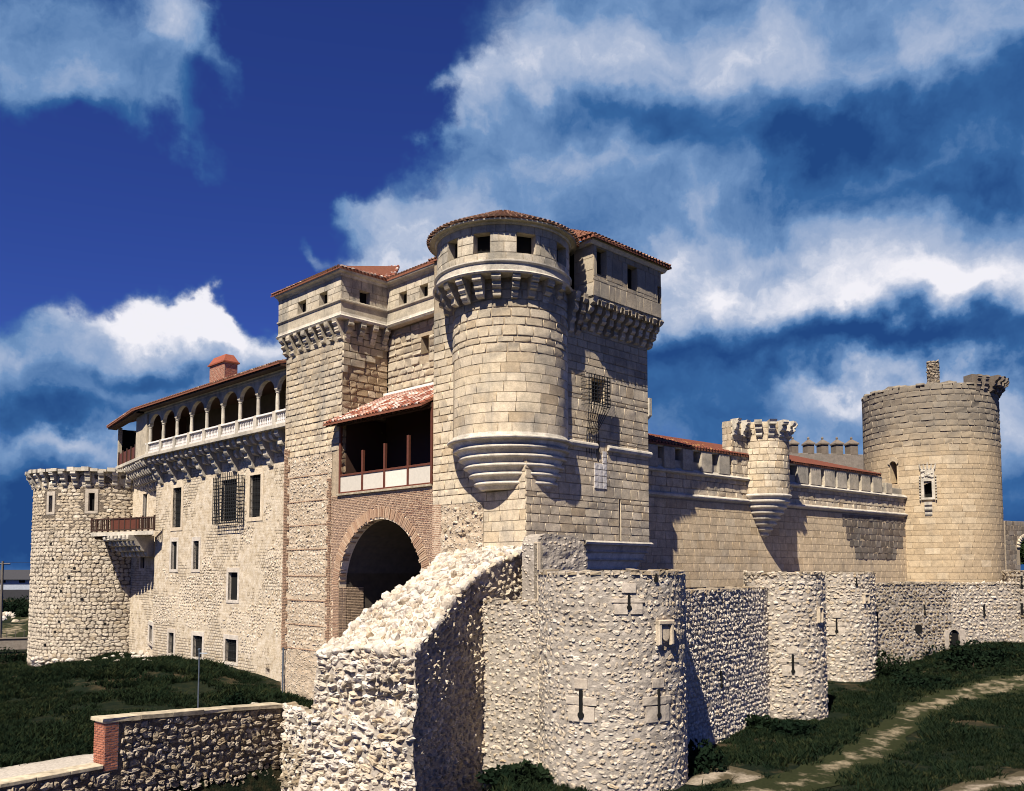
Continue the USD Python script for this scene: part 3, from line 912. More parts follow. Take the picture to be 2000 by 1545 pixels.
def tile_row(a, b, width, length=0.46, show=0.34, lift=0.0, rng=RNG, w_end=None):
    """A run of round clay tiles from the eave point a up to the ridge point b, each lapping the one below."""
    a, b = np.asarray(a, float), np.asarray(b, float)
    L = np.linalg.norm(b - a)
    if L < 0.15:
        return []
    t = (b - a) / L
    side = np.cross(t, [0, 0, 1.0]); side /= np.linalg.norm(side)
    up = np.cross(side, t)
    items = []
    n = max(1, int(math.ceil(L / show)))
    an = np.linspace(-1.35, 1.35, 5)
    for i in range(n):
        s0 = i * L / n
        s1 = min(s0 + length, L + 0.05)
        jx, jt = rng.normal(0, 0.012), rng.normal(0, 0.012)
        fw = 1.0 if w_end is None else 1 + (w_end - 1) * (s0 / L)
        ring = []
        for s, k, l in ((s0, 1.0, 0.035), (s1, 0.84, 0.0)):
            for q in an:
                ring.append(a + t * s + side * (math.sin(q) * width / 2 * k * fw + jx) + up * ((math.cos(q) - 0.2) * width * 0.5 * k + lift + l + jt * (s - s0)))
        v = np.array(ring)
        v = np.vstack([v, v[:5].mean(0) - up * width * 0.22])
        f = [(j, j + 1, 6 + j) for j in range(4)] + [(j, 6 + j, 5 + j) for j in range(4)] + [(10, j + 1, j) for j in range(4)]
        items.append((v, np.array(f)))
    return items


def tiled(T, corners, parent_name, mat, base_mat='clay_red', width=0.24, show=0.36, parent=None, cap=300, seed=3, edge=None):
    """A roof slope: quad eave0, eave1, ridge1, ridge0; board below, tiles above."""
    rng = np.random.default_rng(seed)
    e0, e1, r1, r0 = [np.asarray(c, float) for c in corners]
    dn = np.array([0, 0, 0.1])
    v = np.vstack([e0, e1, r1, r0, e0 - dn, e1 - dn, r1 - dn, r0 - dn])
    f = np.array([(0, 1, 2, 3), (7, 6, 5, 4), (0, 4, 5, 1), (1, 5, 6, 2), (2, 6, 7, 3), (3, 7, 4, 0)])
    p = T.part(parent_name, (v, f), base_mat, parent)
    n = max(1, int(round(np.linalg.norm(e1 - e0) / width)))
    items = []
    for i in range(n):
        k = (i + 0.5) / n
        items += tile_row(e0 + (e1 - e0) * k, r0 + (r1 - r0) * k, width * 0.86, show=show, rng=rng, w_end=max(0.15, np.linalg.norm(r1 - r0) / max(1e-6, np.linalg.norm(e1 - e0))))
    return p, items

# ------------------------------------------------------------------ plan of the castle (eye at the origin, x right, y away)
C0 = np.array([0.6, 38.0])
DL = np.array([-0.70711, 0.70711])
DR = np.array([0.70711, 0.70711])


def W(l, r):
    return C0 + l * DL + r * DR


def W3(l, r, z):
    return np.array([*W(l, r), z])


# ------------------------------------------------------------------ ground
LW0, LW1 = np.array([-14.22, 30.8]), np.array([-9.58, 37.0])
LWD = (LW1 - LW0) / np.linalg.norm(LW1 - LW0)
LWN = np.array([LWD[1], -LWD[0]])


def smooth(a, b, x):
    t = np.clip((np.asarray(x, float) - a) / (b - a), 0, 1)
    return t * t * (3 - 2 * t)


def terrain(x, y):
    x, y = np.asarray(x, float), np.asarray(y, float)
    h = -7.05 - 0.55 * smooth(-8, 2, x)
    h = h - 0.45 * smooth(-18, -11, x) * smooth(1, -6, x) * smooth(40, 45, y) * smooth(60, 52, y)
    h = h - 1.3 * smooth(-31, -39, x) * smooth(52, 62, y) * smooth(120, 90, y)
    h = h + 0.5 * smooth(44, 54, y) * smooth(12, 20, x) + 1.55 * smooth(22, 33, x) * smooth(46, 59, y) + 0.3 * smooth(35, 42, y) * smooth(5, 9, x)
    s = (x - LW0[0]) * LWN[0] + (y - LW0[1]) * LWN[1]
    h = h - 3.0 * smooth(-0.3, 0.6, s) * smooth(0.5, -2.5, x) * smooth(41, 37, y)
    h = h + 0.9 * np.exp(-((x + 24) / 7.0) ** 2 - ((y - 57) / 9.0) ** 2)
    h = h + smooth(82, 165, y) * smooth(-20, -60, x) * 1.8
    h = h + 4.0 * smooth(150, 900, y) + 0.0 * x
    h = h + 0.9 * smooth(-1, 3, x) * smooth(29, 24, y) * 0
    n = (fbm(np.stack([x * 0.22, y * 0.22, 0 * x], -1), 4, 5) - 0.5) * 0.5
    return h + n * np.clip(smooth(10, 22, y), 0, 1)


def lines(near0, near1, step, far):
    mid = np.arange(near0, near1 + step * 0.5, step)
    lo = [near0 - d for d in far][::-1]
    hi = [near1 + d for d in far]
    return np.concatenate([lo, mid, hi])


gx = lines(-70, 80, 0.6, (3, 8, 16, 30, 60, 120, 250, 500, 1200, 3000, 6000))
gy = lines(16, 100, 0.6, (3, 8, 16, 30, 60, 120, 250, 500, 1200, 3000, 6000))
GX, GY = np.meshgrid(gx, gy, indexing='ij')
GZ = terrain(GX, GY)
ii, jj = np.meshgrid(np.arange(len(gx) - 1), np.arange(len(gy) - 1), indexing='ij')
ii, jj = ii.ravel(), jj.ravel()
ng = len(gy)
solid('ground', None, (np.stack([GX, GY, GZ], -1).reshape(-1, 3), np.stack([ii * ng + jj, (ii + 1) * ng + jj, (ii + 1) * ng + jj + 1, ii * ng + jj + 1], 1)), 'turf',
      'dark grassy ground around the foot of the castle', None, kind='structure', smooth=True)


def strip(center, width, lift, n=60, across=9, edge=0.35, seed=2):
    """A sheet laid on the ground along a line."""
    p = Path(center, curved=True)
    us = np.linspace(0, p.L, n)
    xy, nn = p.frame(us)
    k = np.linspace(-1, 1, across)
    wob = (fbm(np.stack([us * 0.5, 0 * us, 0 * us], -1), 3, seed) - 0.5) * 2 * edge
    wob2 = (fbm(np.stack([us * 0.5, 0 * us + 7, 0 * us], -1), 3, seed) - 0.5) * 2 * edge
    w = np.interp(us, np.linspace(0, p.L, len(np.atleast_1d(width))), np.atleast_1d(width)) / 2
    off = np.where(k[None] < 0, k[None] * (w + wob)[:, None], k[None] * (w + wob2)[:, None])
    P = xy[:, None] + nn[:, None] * off[..., None]
    z = terrain(P[..., 0], P[..., 1]) + lift
    v = np.concatenate([P, z[..., None]], -1).reshape(-1, 3)
    i, j = np.meshgrid(np.arange(n - 1), np.arange(across - 1), indexing='ij')
    i, j = i.ravel(), j.ravel()
    f = np.stack([i * across + j, i * across + j + 1, (i + 1) * across + j + 1, (i + 1) * across + j], 1)
    uv = np.stack([np.broadcast_to((k + 1) / 2, (n, across)), np.broadcast_to(us[:, None], (n, across))], -1).reshape(-1, 2)
    return v, f, uv


def on_ground(px, py):
    """Where the camera sees the ground at this picture point."""
    r = ray(px, py)
    t = 20.0
    for _ in range(400):
        p = r * t
        if p[2] <= terrain(p[0], p[1]):
            break
        t += 0.25
    return r * t


trk = [on_ground(x, y)[:2] for x, y in [(1440, 1560), (1580, 1525), (1690, 1470), (1750, 1425), (1790, 1390), (1850, 1362), (1930, 1345), (2060, 1325)]]
v, f, uv = strip(trk, [2.4, 2.2, 1.9, 2.0, 3.0, 3.6], 0.03, 90)
solid('dirt_path', None, (v, f), 'worn_track', 'worn dirt track climbing through dark grass beside the outer wall', None, kind='structure', uv=uv)
trk2 = [on_ground(x, y)[:2] for x, y in [(1345, 1535), (1420, 1512), (1500, 1540), (1580, 1600)]]
v, f, uv = strip(trk2, [1.4, 2.2, 2.0], 0.025, 40)
solid('bare_earth', None, (v, f), 'bank_earth', 'patch of bare pale earth at the foot of the round outer tower', None, kind='structure', uv=uv)
trk3 = [on_ground(x, y)[:2] for x, y in [(1830, 1560), (1920, 1538), (2000, 1525), (2100, 1510)]]
v, f, uv = strip(trk3, [0.8, 1.6, 2.0], 0.025, 30)
solid('bare_earth', None, (v, f), 'bank_earth', 'bare pale earth beside the track in the lower right corner', None, kind='structure', uv=uv)
rd = [LW0 + LWD * s - LWN * 2.3 for s in (-14, -8, -4, 0, 4, 9)] + [W(16.0, -3.5), W(11.5, -2.0), W(11, 1.0)]
v, f, uv = strip(rd, [3.4, 3.2, 3.0, 3.0, 4.0], 0.05, 80, edge=0.15)
solid('road', None, (v, f), 'road_surface', 'pale concrete road leading up to the castle gate', None, kind='structure', uv=uv)
mud = [on_ground(x, y)[:2] for x, y in [(-60, 1262), (10, 1240), (40, 1215), (90, 1190)]]
v, f, uv = strip(mud, [5.0, 6.0, 5.0], 0.03, 40)
solid('bare_earth', None, (v, f), 'worn_track', 'brown earth slope with tyre tracks left of the corner tower', None, kind='structure', uv=uv)

# ------------------------------------------------------------------ main tower with its round corner turret
T = Thing('main_tower', (*W(3, 4), -7.5), 'tall square castle tower of tan ashlar with a rounded corner turret and tiled roof', 'tower')
LF = Path([W(6.33, 0), W(0, 0)])
RF = Path([W(0, 0), W(0, 9.05)])
SHc = W(2.18, 1.22)
SH = arc(SHc, 2.7, 120, 420, 80)
z_lip = zat(37.7, 846)
z_tip = LF.hit(968, 957)[1]
G = np.array([-0.42, 40.2])
z_ring = zat(36.95, 531)
zr0, zr1 = z_ring - 1.0, z_ring
z_top = zat(37.1, 437)
z_mac0 = RF.hit(1190, 664)[1]
z_par0 = Path([W(-.9, 3.65), W(-.9, 9.05)]).hit(1230, 601)[1]
z_str = RF.hit(1228, 882)[1]
zpl = RF.hit(1200, 1058)[1]
# left face
cone_hole = (6.33 - 4.5, 6.33, z_lip + 0.1, 30)
h_left = [(6.33 - 4.45, 6.33, z_lip + 0.15, 30)]
v, f, uv = sheet(LF, 0, 6.33, -8, z_top + 0.4, 0.45, 0.45, off=-.024, rough=0.008)
wl = T.part('wall', (v, f), 'joint', uv=uv)
z_pan = LF.hit(900, 984)[1]
u_q = LF.hit(862, 1040)[0]
u_p = LF.hit(944, 1030)[0]
panel = (u_q, u_p, -8, z_pan)
T.pieces('stone_block', ashlar(LF, 0, 6.33, z_pan, z_ring - .2, 0.40, 0.75, holes=h_left, rough=0.010, tilt=0.009, seed=3), 'ashlar', wl, cap=140)
T.pieces('stone_block', ashlar(LF, u_p + .02, 6.33, -1.0, z_pan, 0.46, 0.9, joint=0.012, rough=0.004, tilt=0.003, bev=0.008, seed=4), 'ashlar', wl, cap=40)
v, f, uv = sheet(LF, panel[0], panel[1], -8, z_pan, 0.14, 0.14, off=0.03, rough=0.11, freq=2.6, seed=7)
T.part('rubble_panel', (v, f), 'rubble_panel', uv=uv)
T.pieces('rubble_stone', rubble(LF, panel[0], panel[1], -1.0, z_pan, 0.5, 0.34, 0.6, 0.09, seed=71, mask=lambda u, z: RNG.random() < 0.5), 'rubble', wl, cap=60)
br = []
zz = -2.0
rng = np.random.default_rng(5)
while zz < z_pan + 0.05:
    sh = rng.uniform(0, 0.2)
    for a in np.arange(0.02 - sh, u_q, 0.29):
        a0, a1 = max(a, 0.0), min(a + 0.27, u_q)
        if a1 - a0 > 0.06:
            br.append(block(LF, a0, a1, zz, zz + 0.06, 0.045, 0.03, 0.006, 0.003, 0.0, 2, rng))
    zz += 0.088
T.part('brick_joint', (sheet(LF, 0, u_q, -2, z_pan, 1, 1, off=0.032)[:2]), 'brick_joint')
T.pieces('brick', br, 'brick_worn', wl, cap=60)
# right face
slots = []
win = RF.rect(1154, 742, 1181, 786)
slot1 = RF.rect(1166, 862, 1171, 902)
slot2 = RF.rect(1208.5, 975, 1212.5, 1056)
rh = [(0, 2.75, z_lip + .15, 30), win, slot1, slot2]
z_rf_bot = -3.0
v, f, uv = sheet(RF, 0, 9.05, -8, z_par0 + 0.4, 0.45, 0.45, holes=[win, slot1, slot2], off=-.024, rough=0.008, keep=lambda u, z: ~((u > 3.93) & (z < zpl)))
wr = T.part('wall', (v, f), 'joint', uv=uv)
T.pieces('stone_block', ashlar(RF, 0, 9.05, zpl, z_par0, 0.385, 0.78, holes=rh, joint=0.018, rough=0.006, tilt=0.005, seed=8), 'ashlar', wr, cap=300)
T.pieces('stone_block', ashlar(RF, 0, 3.93, z_rf_bot, zpl, 0.42, 0.8, holes=rh, joint=.018, rough=0.006, tilt=.005, seed=9), 'ashlar', wr, cap=30)
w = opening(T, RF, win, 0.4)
# caged window: iron basket that tapers to the wall below
cu0, cu1, cz0, cz1 = RF.rect(1149, 734, 1190, 792, 0.45)
cz2 = RF.hit(1172, 850)[1]
cm = (cu0 + cu1) / 2
for k in range(9):
    a = cu0 + (cu1 - cu0) * k / 8
    p = RF.pos(np.array([a, a]), np.array([cz0, cz1]), np.array([0.5, 0.5]))
    T.part('grille_bar', bar(p[0], p[1], 0.024, 4), 'iron', w)
    q = RF.pos(cm + (a - cm) * 0.45, cz2 + 0.1 * abs(k - 4) / 4, 0.03)
    T.part('grille_bar', bar(p[0], q, 0.018, 4), 'iron', w)
for k in range(9):
    z = cz0 + (cz1 - cz0) * k / 8
    p = RF.pos(np.array([cu0, cu1]), np.array([z, z]), np.array([0.5, 0.5]))
    T.part('grille_bar', bar(p[0], p[1], 0.024, 4), 'iron', w)
    for a in (cu0, cu1):
        p = RF.pos(np.array([a, a]), np.array([z, z]), np.array([0.0, 0.5]))
        T.part('grille_bar', bar(p[0], p[1], 0.016, 4), 'iron', w)
for k in range(6):
    a = cm - 0.45 + 0.18 * k
    zb = cz2 - 0.2 - 0.9
    T.part('grille_bar', bar(*RF.pos(np.array([a, a]), np.array([zb + 0.12 * (k % 2), cz2 + .1]), np.array([0.06, 0.06])), 0.016, 4), 'iron', w)
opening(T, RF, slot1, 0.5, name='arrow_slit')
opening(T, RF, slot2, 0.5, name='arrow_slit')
# pale repair stones
ru0, ru1, rz0, rz1 = RF.rect(1160, 880, 1184, 955)
for i in range(3):
    for j in range(6):
        a, b = ru0 + (ru1 - ru0) * i / 3, rz0 + (rz1 - rz0) * j / 6
        if slot1[0] < a + 0.3 and slot1[1] > a and b + .3 > slot1[2]:
            continue
        T.part('repair_stone', block(RF, a + .01, a + (ru1 - ru0) / 3 - .01, b + .01, b + (rz1 - rz0) / 6 - .01, 0.05, 0.03, 0.01, 0.003, 0.003), 'plaster_patch', wr)
# string course, broken by the repair
for a, b in ((2.7, RF.hit(1164, 868)[0]), (RF.hit(1185, 873)[0], 9.2)):
    T.part('string_course', sweep(RF, a, b, half_round(0.02, z_str, 0.15, 7), 0.6), 'moulding')
# swept foot: mouldings that step inwards under the right face
lv = [(0.10, zpl + .02), (0.16, zpl - .06), (0.10, zpl - .16), (-0.05, zpl - .2), (-0.10, zpl - .42), (-0.02, zpl - .5), (-0.14, zpl - .56), (-0.24, zpl - .8), (-0.16, zpl - .88), (-0.3, zpl - .95), (-0.45, zpl - 1.25), (-0.36, zpl - 1.33), (-0.5, zpl - 1.4), (-0.7, zpl - 1.9), (-0.7, -8)]
vv, ff = [], []
for o, z in lv:
    vv += [RF.pos(3.93, z, 0.10 - 0.0 if o > 0 else 0.0), RF.pos(3.93, z, o), RF.pos(9.05 + o, z, o), RF.pos(9.05 + o, z, -6.3)]
vv = np.array(vv)
for i in range(len(lv) - 1):
    for j in range(3):
        ff.append((4 * (i + 1) + j, 4 * (i + 1) + j + 1, 4 * i + j + 1, 4 * i + j))
T.part('moulded_foot', (vv, np.array(ff)), 'moulding')
# shield hung on the far corner
sp = RF.pos(np.array([9.05]), np.array([RF.hit(1268, 795)[1]]), np.array([0.0]))[0]
cs = Path([W(0, 9.05), W(3, 9.05)])
out = Polygon([(a, b + sp[2]) for a, b in ((-.1, -.45), (.28, -.75), (.62, -.45), (.62, .45), (-.1, .45))])
T.part('carved_shield', cut_panel(cs, out, 0.0, 0.22), 'moulding')
# end wall (faces right, unseen) and core, an unseen mass added to block light
T.part('wall', sheet(Path([W(0, 9.05), W(7, 9.05)]), 0, 7, zpl, z_par0 + .4, 1.5, 1.5)[:2], 'ashlar')
T.part('wall', sheet(Path([W(6.33, 9.05), W(6.33, 0)]), 0, 9.05, -8, z_top + .4, 1.5, 1.5)[:2], 'ashlar')
T.part('core', prism([W(1.25, 1.25), W(1.25, 7.8), W(5.9, 7.8), W(5.9, 1.25)], -8, z_par0 + 0.3), 'vault')

# the round corner turret
v, f, uv = sheet(SH, 0, SH.L, z_lip - 0.2, z_ring + .2, 0.3, 0.45, off=-.028, rough=0.006)
tu = T.part('corner_turret', (v, f), 'joint', uv=uv)
ua, ub = SH.hit(890, 700)[0] - .15, SH.hit(1106, 700)[0] + 0.5
items = ashlar(SH, ua, ub, z_lip + .05, zat(38, 690), 0.42, 0.95, joint=0.012, rough=0.004, tilt=0.003, bev=0.008, seed=12)
items += ashlar(SH, ua - .8, ub, zat(38, 690), z_ring - .15, 0.42, 0.8, joint=0.03, rough=0.014, tilt=0.012, bev=0.026, seed=13)
T.pieces('stone_block', items, 'ashlar', tu, cap=250)
# moulded corbel cone, from a circle at the lip to a small oval at the tip; the tower's corner breaks through it
nb, per = 6, 10
rows = [(2.7, 0, 0.0), (2.72, 0, 0.0)]
tt = []
for b in range(nb):
    for k in range(per):
        s = k / per
        if s < 0.5:
            add = 0.13 * math.sqrt(max(0, 1 - ((s - 0.25) / 0.25) ** 2)) if b else 0.17 * math.sqrt(max(0, 1 - ((s - 0.25) / 0.25) ** 2))
            t = b / nb
        else:
            add = -0.03
            t = (b + (s - 0.5) * 1.6) / nb
        tt.append((min(t, 1), add, (b + s) / nb))
tt.append((1.0, -0.12, 1.0))
na = 72
an = np.linspace(0, 2 * np.pi, na + 1)
vv = []
for t, add, zt in tt:
    A = 2.78 + (1.62 - 2.78) * t + add; B = 2.78 + (1.02 - 2.78) * t + add
    cx, cy = SHc[0] + (0.24 - SHc[0]) * t, SHc[1] + (39.56 - SHc[1]) * t
    z = z_lip - 0.05 + (z_tip - z_lip) * zt
    vv.append(np.stack([cx + A * np.cos(an), cy + B * np.sin(an), np.full(na + 1, z)], 1))
# overhanging drip just above the first roll
top = vv[0].copy(); top[:, 2] += 0.16
top[:, :2] = SHc + (top[:, :2] - SHc) * (2.70 / 2.78)
vv = [top] + vv
V = np.array(vv)
nr = len(vv)
ff = [((i + 1) * (na + 1) + j, (i + 1) * (na + 1) + j + 1, i * (na + 1) + j + 1, i * (na + 1) + j) for i in range(nr - 1) for j in range(na)]
T.part('turret_corbel', (V.reshape(-1, 3), np.array(ff)), 'moulding', tu, smooth=False)
# machicolated ring, parapet and eaves
RG = arc(G, 2.62, 130, 430, 90)
RP = arc(G, 3.1, 90, 450, 120)
per_u = lambda S, deg, a0: np.radians(deg - a0)
for deg in np.arange(180 + 3, 342, 16.4):
    T.part('corbel', corbel(RG, 2.62 * math.radians(deg - 130), z_ring + .02, 0.56, 1.0 * RNG.uniform(.9, 1.08), 0.31 * RNG.uniform(.9, 1.15), 3), 'ashlar_parapet', tu)
zb_top = zat(37.0, 506)
T.part('parapet_band', sweep(RP, 0, RP.L, [(-0.5, z_ring), (0.12, z_ring), (0.20, z_ring + 0.06), (0.06, z_ring + .16), (0.03, zb_top - .12), (0.13, zb_top - .06), (0.13, zb_top), (0.0, zb_top + .06), (-0.5, zb_top + .06)], 0.25), 'moulding', tu)
zh0, zh1 = zat(37.1, 492), zat(37.1, 453)
ph = []
for x0, x1 in ((875, 894), (925, 957), (1009, 1046), (1087, 1105)):
    a, _ = RP.hit(x0, 475); b, _ = RP.hit(x1, 475)
    ph.append((a, b, zh0, zh1))
v, f, uv = sheet(RP, 0, RP.L, zb_top, z_top + .1, 0.3, 0.35, holes=ph)
pw = T.part('turret_parapet', (v, f), 'joint', uv=uv)
u0p, u1p = RP.hit(850, 480)[0] - 1.5, RP.hit(1110, 480)[0] + 1.5
T.pieces('stone_block', ashlar(RP, u0p, u1p, zb_top + .04, z_top, 0.36, 0.62, joint=0.014, holes=ph, rough=0.004, tilt=0.004, bev=0.01, seed=17), 'ashlar_parapet', pw, cap=120)
for h in ph:
    opening(T, RP, h, 0.4, pw, 'ashlar_parapet', dark='painted_dark')
T.part('core', lathe(G, [(2.3, z_ring - .3), (2.3, z_top + .2)], 24), 'painted_dark', tu)  # near-black inner drum, painted as interior shade
T.part('machicolation_floor', lathe(G, [(2.0, z_ring + .01), (3.1, z_ring + .012)][::-1], 40), 'moulding', tu)
z_ev = zat(36.7, 424)
T.part('eave', sweep(RP, 0, RP.L, [(-0.4, z_top - .02), (0.08, z_top - .02), (0.14, z_top + .1), (0.28, z_top + .16), (0.36, z_ev - .06), (0.36, z_ev), (-0.4, z_ev + .05)], 0.25), 'moulding', tu)
apex = np.array([G[0] + .3, G[1] + .4, z_ev + 1.75])
T.part('turret_roof', lathe(G, [(3.44, z_ev + .02), (0.05, z_ev + 1.7)], 40), 'clay_red', tu)
items = []
rng = np.random.default_rng(21)
for i in range(92):
    a = 2 * np.pi * i / 92
    d = np.array([math.cos(a), math.sin(a)])
    far = 0.4 if i % 2 == 0 else 1.9
    if math.sin(a) > 0.5:
        continue
    items += tile_row(np.array([*(G + d * 3.56), z_ev + .0]), np.array([*(G + d * far), z_ev + .03 + 1.7 * (1 - far / 3.5)]), 0.22, show=0.36, rng=rng, w_end=0.5)
T.pieces('roof_tile', items, 'clay_tile_dark', tu, cap=150)

# the machicolated parapet of the right face
PB = Path([W(-.9, 3.65), W(-.9, 9.05)])
PA = Path([W(0.3, 3.65), W(-.9, 3.65)])
PC = Path([W(-.9, 9.05), W(1.5, 9.05)])
z_pt = PB.hit(1235, 508)[1]
o1 = PB.rect(1165, 487, 1184, 538); o2 = PB.rect(1225, 520, 1244, 566); o3 = PB.rect(1284, 560, 1291, 593)
o3 = (o3[0], o3[1], o3[2], o3[3])
mp = None
for S, hs, seed in ((PB, [o1, o2, o3], 31), (PA, [], 32), (PC, [(0.1, 0.7, o3[2], o3[3])], 33)):
    v, f, uv = sheet(S, 0, S.L, z_par0, z_pt, 0.4, 0.4, holes=hs)
    p = T.part('parapet', (v, f), 'joint', uv=uv)
    T.pieces('stone_block', ashlar(S, 0, S.L, z_par0, z_pt, 0.62, 0.62, joint=0.016, holes=hs, rough=0.005, tilt=0.004, bev=0.01, seed=seed), 'ashlar', p, cap=60)
    if S is PB:
        mp = p
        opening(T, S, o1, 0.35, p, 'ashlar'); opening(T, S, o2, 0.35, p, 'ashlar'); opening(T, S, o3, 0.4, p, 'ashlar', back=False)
T.part('parapet_floor', prism([W(-.88, 3.67), W(-.88, 9.03), W(0.1, 9.03), W(0.1, 3.67)], z_par0 - .04, z_par0 + .06), 'ashlar', mp)
T.part('parapet_core', prism([W(-.35, 3.9), W(-.35, 8.2), W(5.9, 8.2), W(5.9, 3.9)], z_par0 + .06, z_pt), 'painted_dark', mp)  # near-black mass painting the dark inside the parapet
for k in range(10):
    u = 0.2 + k * 0.585
    T.part('corbel', corbel(Path([W(0, 3.65), W(0, 9.05)]), u, z_par0, 0.86, z_par0 - z_mac0 - .1, 0.30, 4), 'ashlar', mp)
    if k < 9:
        # small rough arch between the corbels
        pl = Polygon([(u + .15, z_par0 - .02), (u + .435, z_par0 - .02), (u + .435, z_par0 - .36), (u + .39, z_par0 - .16), (u + .29, z_par0 - .10), (u + .19, z_par0 - .16), (u + .15, z_par0 - .36)])
        T.part('machicolation_arch', cut_panel(Path([W(0, 3.65), W(0, 9.05)]), pl, 0.6, 0.88), 'ashlar', mp)
for k in range(2):      # corbels in the notch beside the round turret
    T.part('corbel', corbel(Path([W(0, 2.6), W(0, 3.65)]), 0.35 + k * .5, z_par0 + .1, 0.62, 1.9, 0.28, 4), 'ashlar', mp)
for k in range(4):
    T.part('corbel', corbel(Path([W(0, 9.05), W(3, 9.05)]), 0.1 + k * 0.7, z_par0, 0.25, 0.9, 0.3, 3), 'ashlar', mp)
for S in (PB, PA, PC):
    T.part('eave', sweep(S, -0.3 if S is PB else 0, S.L + (.3 if S is PB else 0), [(-0.3, z_pt - .02), (0.05, z_pt - .02), (0.22, z_pt + .12), (0.22, z_pt + .2), (-0.3, z_pt + .22)], 1.0), 'moulding', mp)
# hipped roof over the block
ze = z_pt + .24
e = [W3(-1.3, 3.2, ze), W3(-1.3, 9.45, ze), W3(6.8, 9.45, ze), W3(6.8, 3.2, ze)]
rz = ze + 1.9
ra, rb = W3(2.7, 5.0, rz), W3(2.7, 7.2, rz)
rt = None
for i, (a, b, c, d) in enumerate(((e[0], e[1], rb, ra), (e[3], e[0], ra, ra + 0.01), (e[1], e[2], rb + .01, rb))):
    rt, items = tiled(T, (a, b, c, d), 'roof', 'clay_tile', width=0.25, seed=40 + i)
    T.pieces('roof_tile', items, 'clay_tile_dark', rt, cap=110)
# block roof beside the round turret
_, items = tiled(T, (W3(6.75, -0.1, ze - .1), W3(0.8, -0.1, ze - .1), W3(2.7, 5.0, rz - .1), W3(4.0, 5.0, rz - .1)), 'roof', 'clay_tile', seed=44)
T.pieces('roof_tile', items, 'clay_tile_dark', rt, cap=60)
# rough plastered stub leaning against the foot of the tower
S = Path([at(1049, 35.9)[:2], at(1147, 37.6)[:2]])
zt = zat(36.5, 1043)
Lw = S.L
pl = Polygon([(0, -4), (Lw, -4), (Lw, zt - 1.3), (Lw - .12, zt - .75), (Lw - .4, zt - .3), (Lw - .75, zt - .06), (0.45, zt), (.12, zt - .12), (0, zt - .4)])
st = T.part('wall_stub', cut_panel(S, pl, -1.0, 0.0), 'mortar')
T.part('stub_edge', box_on(S, 0.0, 0.2, -4, zt - .35, -.2, 0.02, 0.02), 'surround_warm', st)
v, f, uv = sheet(S, 0.24, Lw - .05, -1.5, zt - 0.12, 0.09, 0.09, off=0.06, rough=0.07, freq=4, seed=9, keep=lambda u, z: z < zt - .1 - 0.9 * np.clip((u - (Lw - .75)) / .7, 0, 1) ** 2)
T.part('render_coat', (v, f), 'mortar', st, uv=uv)

# ------------------------------------------------------------------ gatehouse: square turret, gate arch, loggia above it
T = Thing('gatehouse', (*W(14, 2), -7.5), 'castle gatehouse with a square corbelled turret, brick gate arch and tiled timber loggia', 'gatehouse')
PF = Path([W(20.3, 0), W(15.2, 0)])
SF = Path([W(15.2 - 0.9, 0), W(14.3, 3.15)])
PFu = Path([W(20.3, 0), W(14.3, 0)])
RW = Path([W(14.3, 3.15), W(6.33, 3.15)])
z_sill = PFu.hit(660, 967)[1]
z_ash = PF.hit(600, 890)[1]
z_t0 = PFu.hit(610, 690)[1]          # foot of the corbels
zs0 = PFu.hit(610, 645)[1]           # lower string
zs1 = zs0 + 0.95
z_te = PFu.hit(612, 568)[1]
v, f, uv = sheet(PFu, 0, 6.0, z_sill - .3, zs0, 0.5, 0.5, off=-.028, rough=0.01)
wa = T.part('wall', (v, f), 'joint', uv=uv)
T.pieces('stone_block', ashlar(PFu, 0, 6.0, z_ash, zs0 - .1, 0.37, 0.62, joint=0.03, rough=0.016, tilt=0.018, bev=0.024, seed=50), 'ashlar', wa, cap=220)
# pier: rubble panels between brick bands and toothed brick edges
v, f, uv = sheet(PF, 0, 5.12, -8.6, z_ash, 0.16, 0.16, off=0.0, rough=0.07, freq=3.0, seed=51)
wp = T.part('pier', (v, f), 'rubble_panel', uv=uv)
bz = [PF.hit(600, y)[1] for y in (930, 979, 1026, 1073, 1125, 1173, 1221, 1269)]
T.pieces('rubble_stone', rubble(PF, 0.55, 4.6, bz[-1], z_ash, 0.36, 0.25, 0.62, 0.03, seed=52, mask=lambda u, z: min(abs(z - b) for b in bz) > 0.16), 'rubble', wp, cap=200)
brs = []
rng = np.random.default_rng(53)
for b in bz:
    for a in np.arange(0.4, 4.7, 0.29):
        brs.append(block(PF, a, a + 0.26, b - .028, b + .028, 0.04, 0.04, 0.008, 0.004, 0.01, 2, rng))
zz, row = bz[-1] - .1, 0
while zz < z_ash + .6:
    wd = 0.62 if (row // 5) % 2 == 0 else 0.40
    for lo, hi in ((0.0, wd), (5.12 - wd * .75, 5.12)):
        a = lo
        while a < hi - 0.05:
            b2 = min(a + rng.choice([0.14, 0.28]), hi)
            if lo == 0.0 or zz < z_sill + 1.0:
                brs.append(block(PF, a + .008, b2 - .012, zz, zz + 0.058, 0.06, 0.04, 0.006, 0.003, 0.0, 2, rng))
            a = b2
    zz += 0.088; row += 1
T.pieces('brick', brs, 'brick_worn', wp, cap=150)
for x, y0, y1 in ((558, 1265, 1364), (631, 1283, 1342)):
    u, za = PF.hit(x, y0); _, zb = PF.hit(x, y1)
    T.part('drain_pipe', bar(*PF.pos(np.array([u, u]), np.array([zb, za]), np.array([0.16, 0.16])), 0.055, 8), 'steel_pipe')
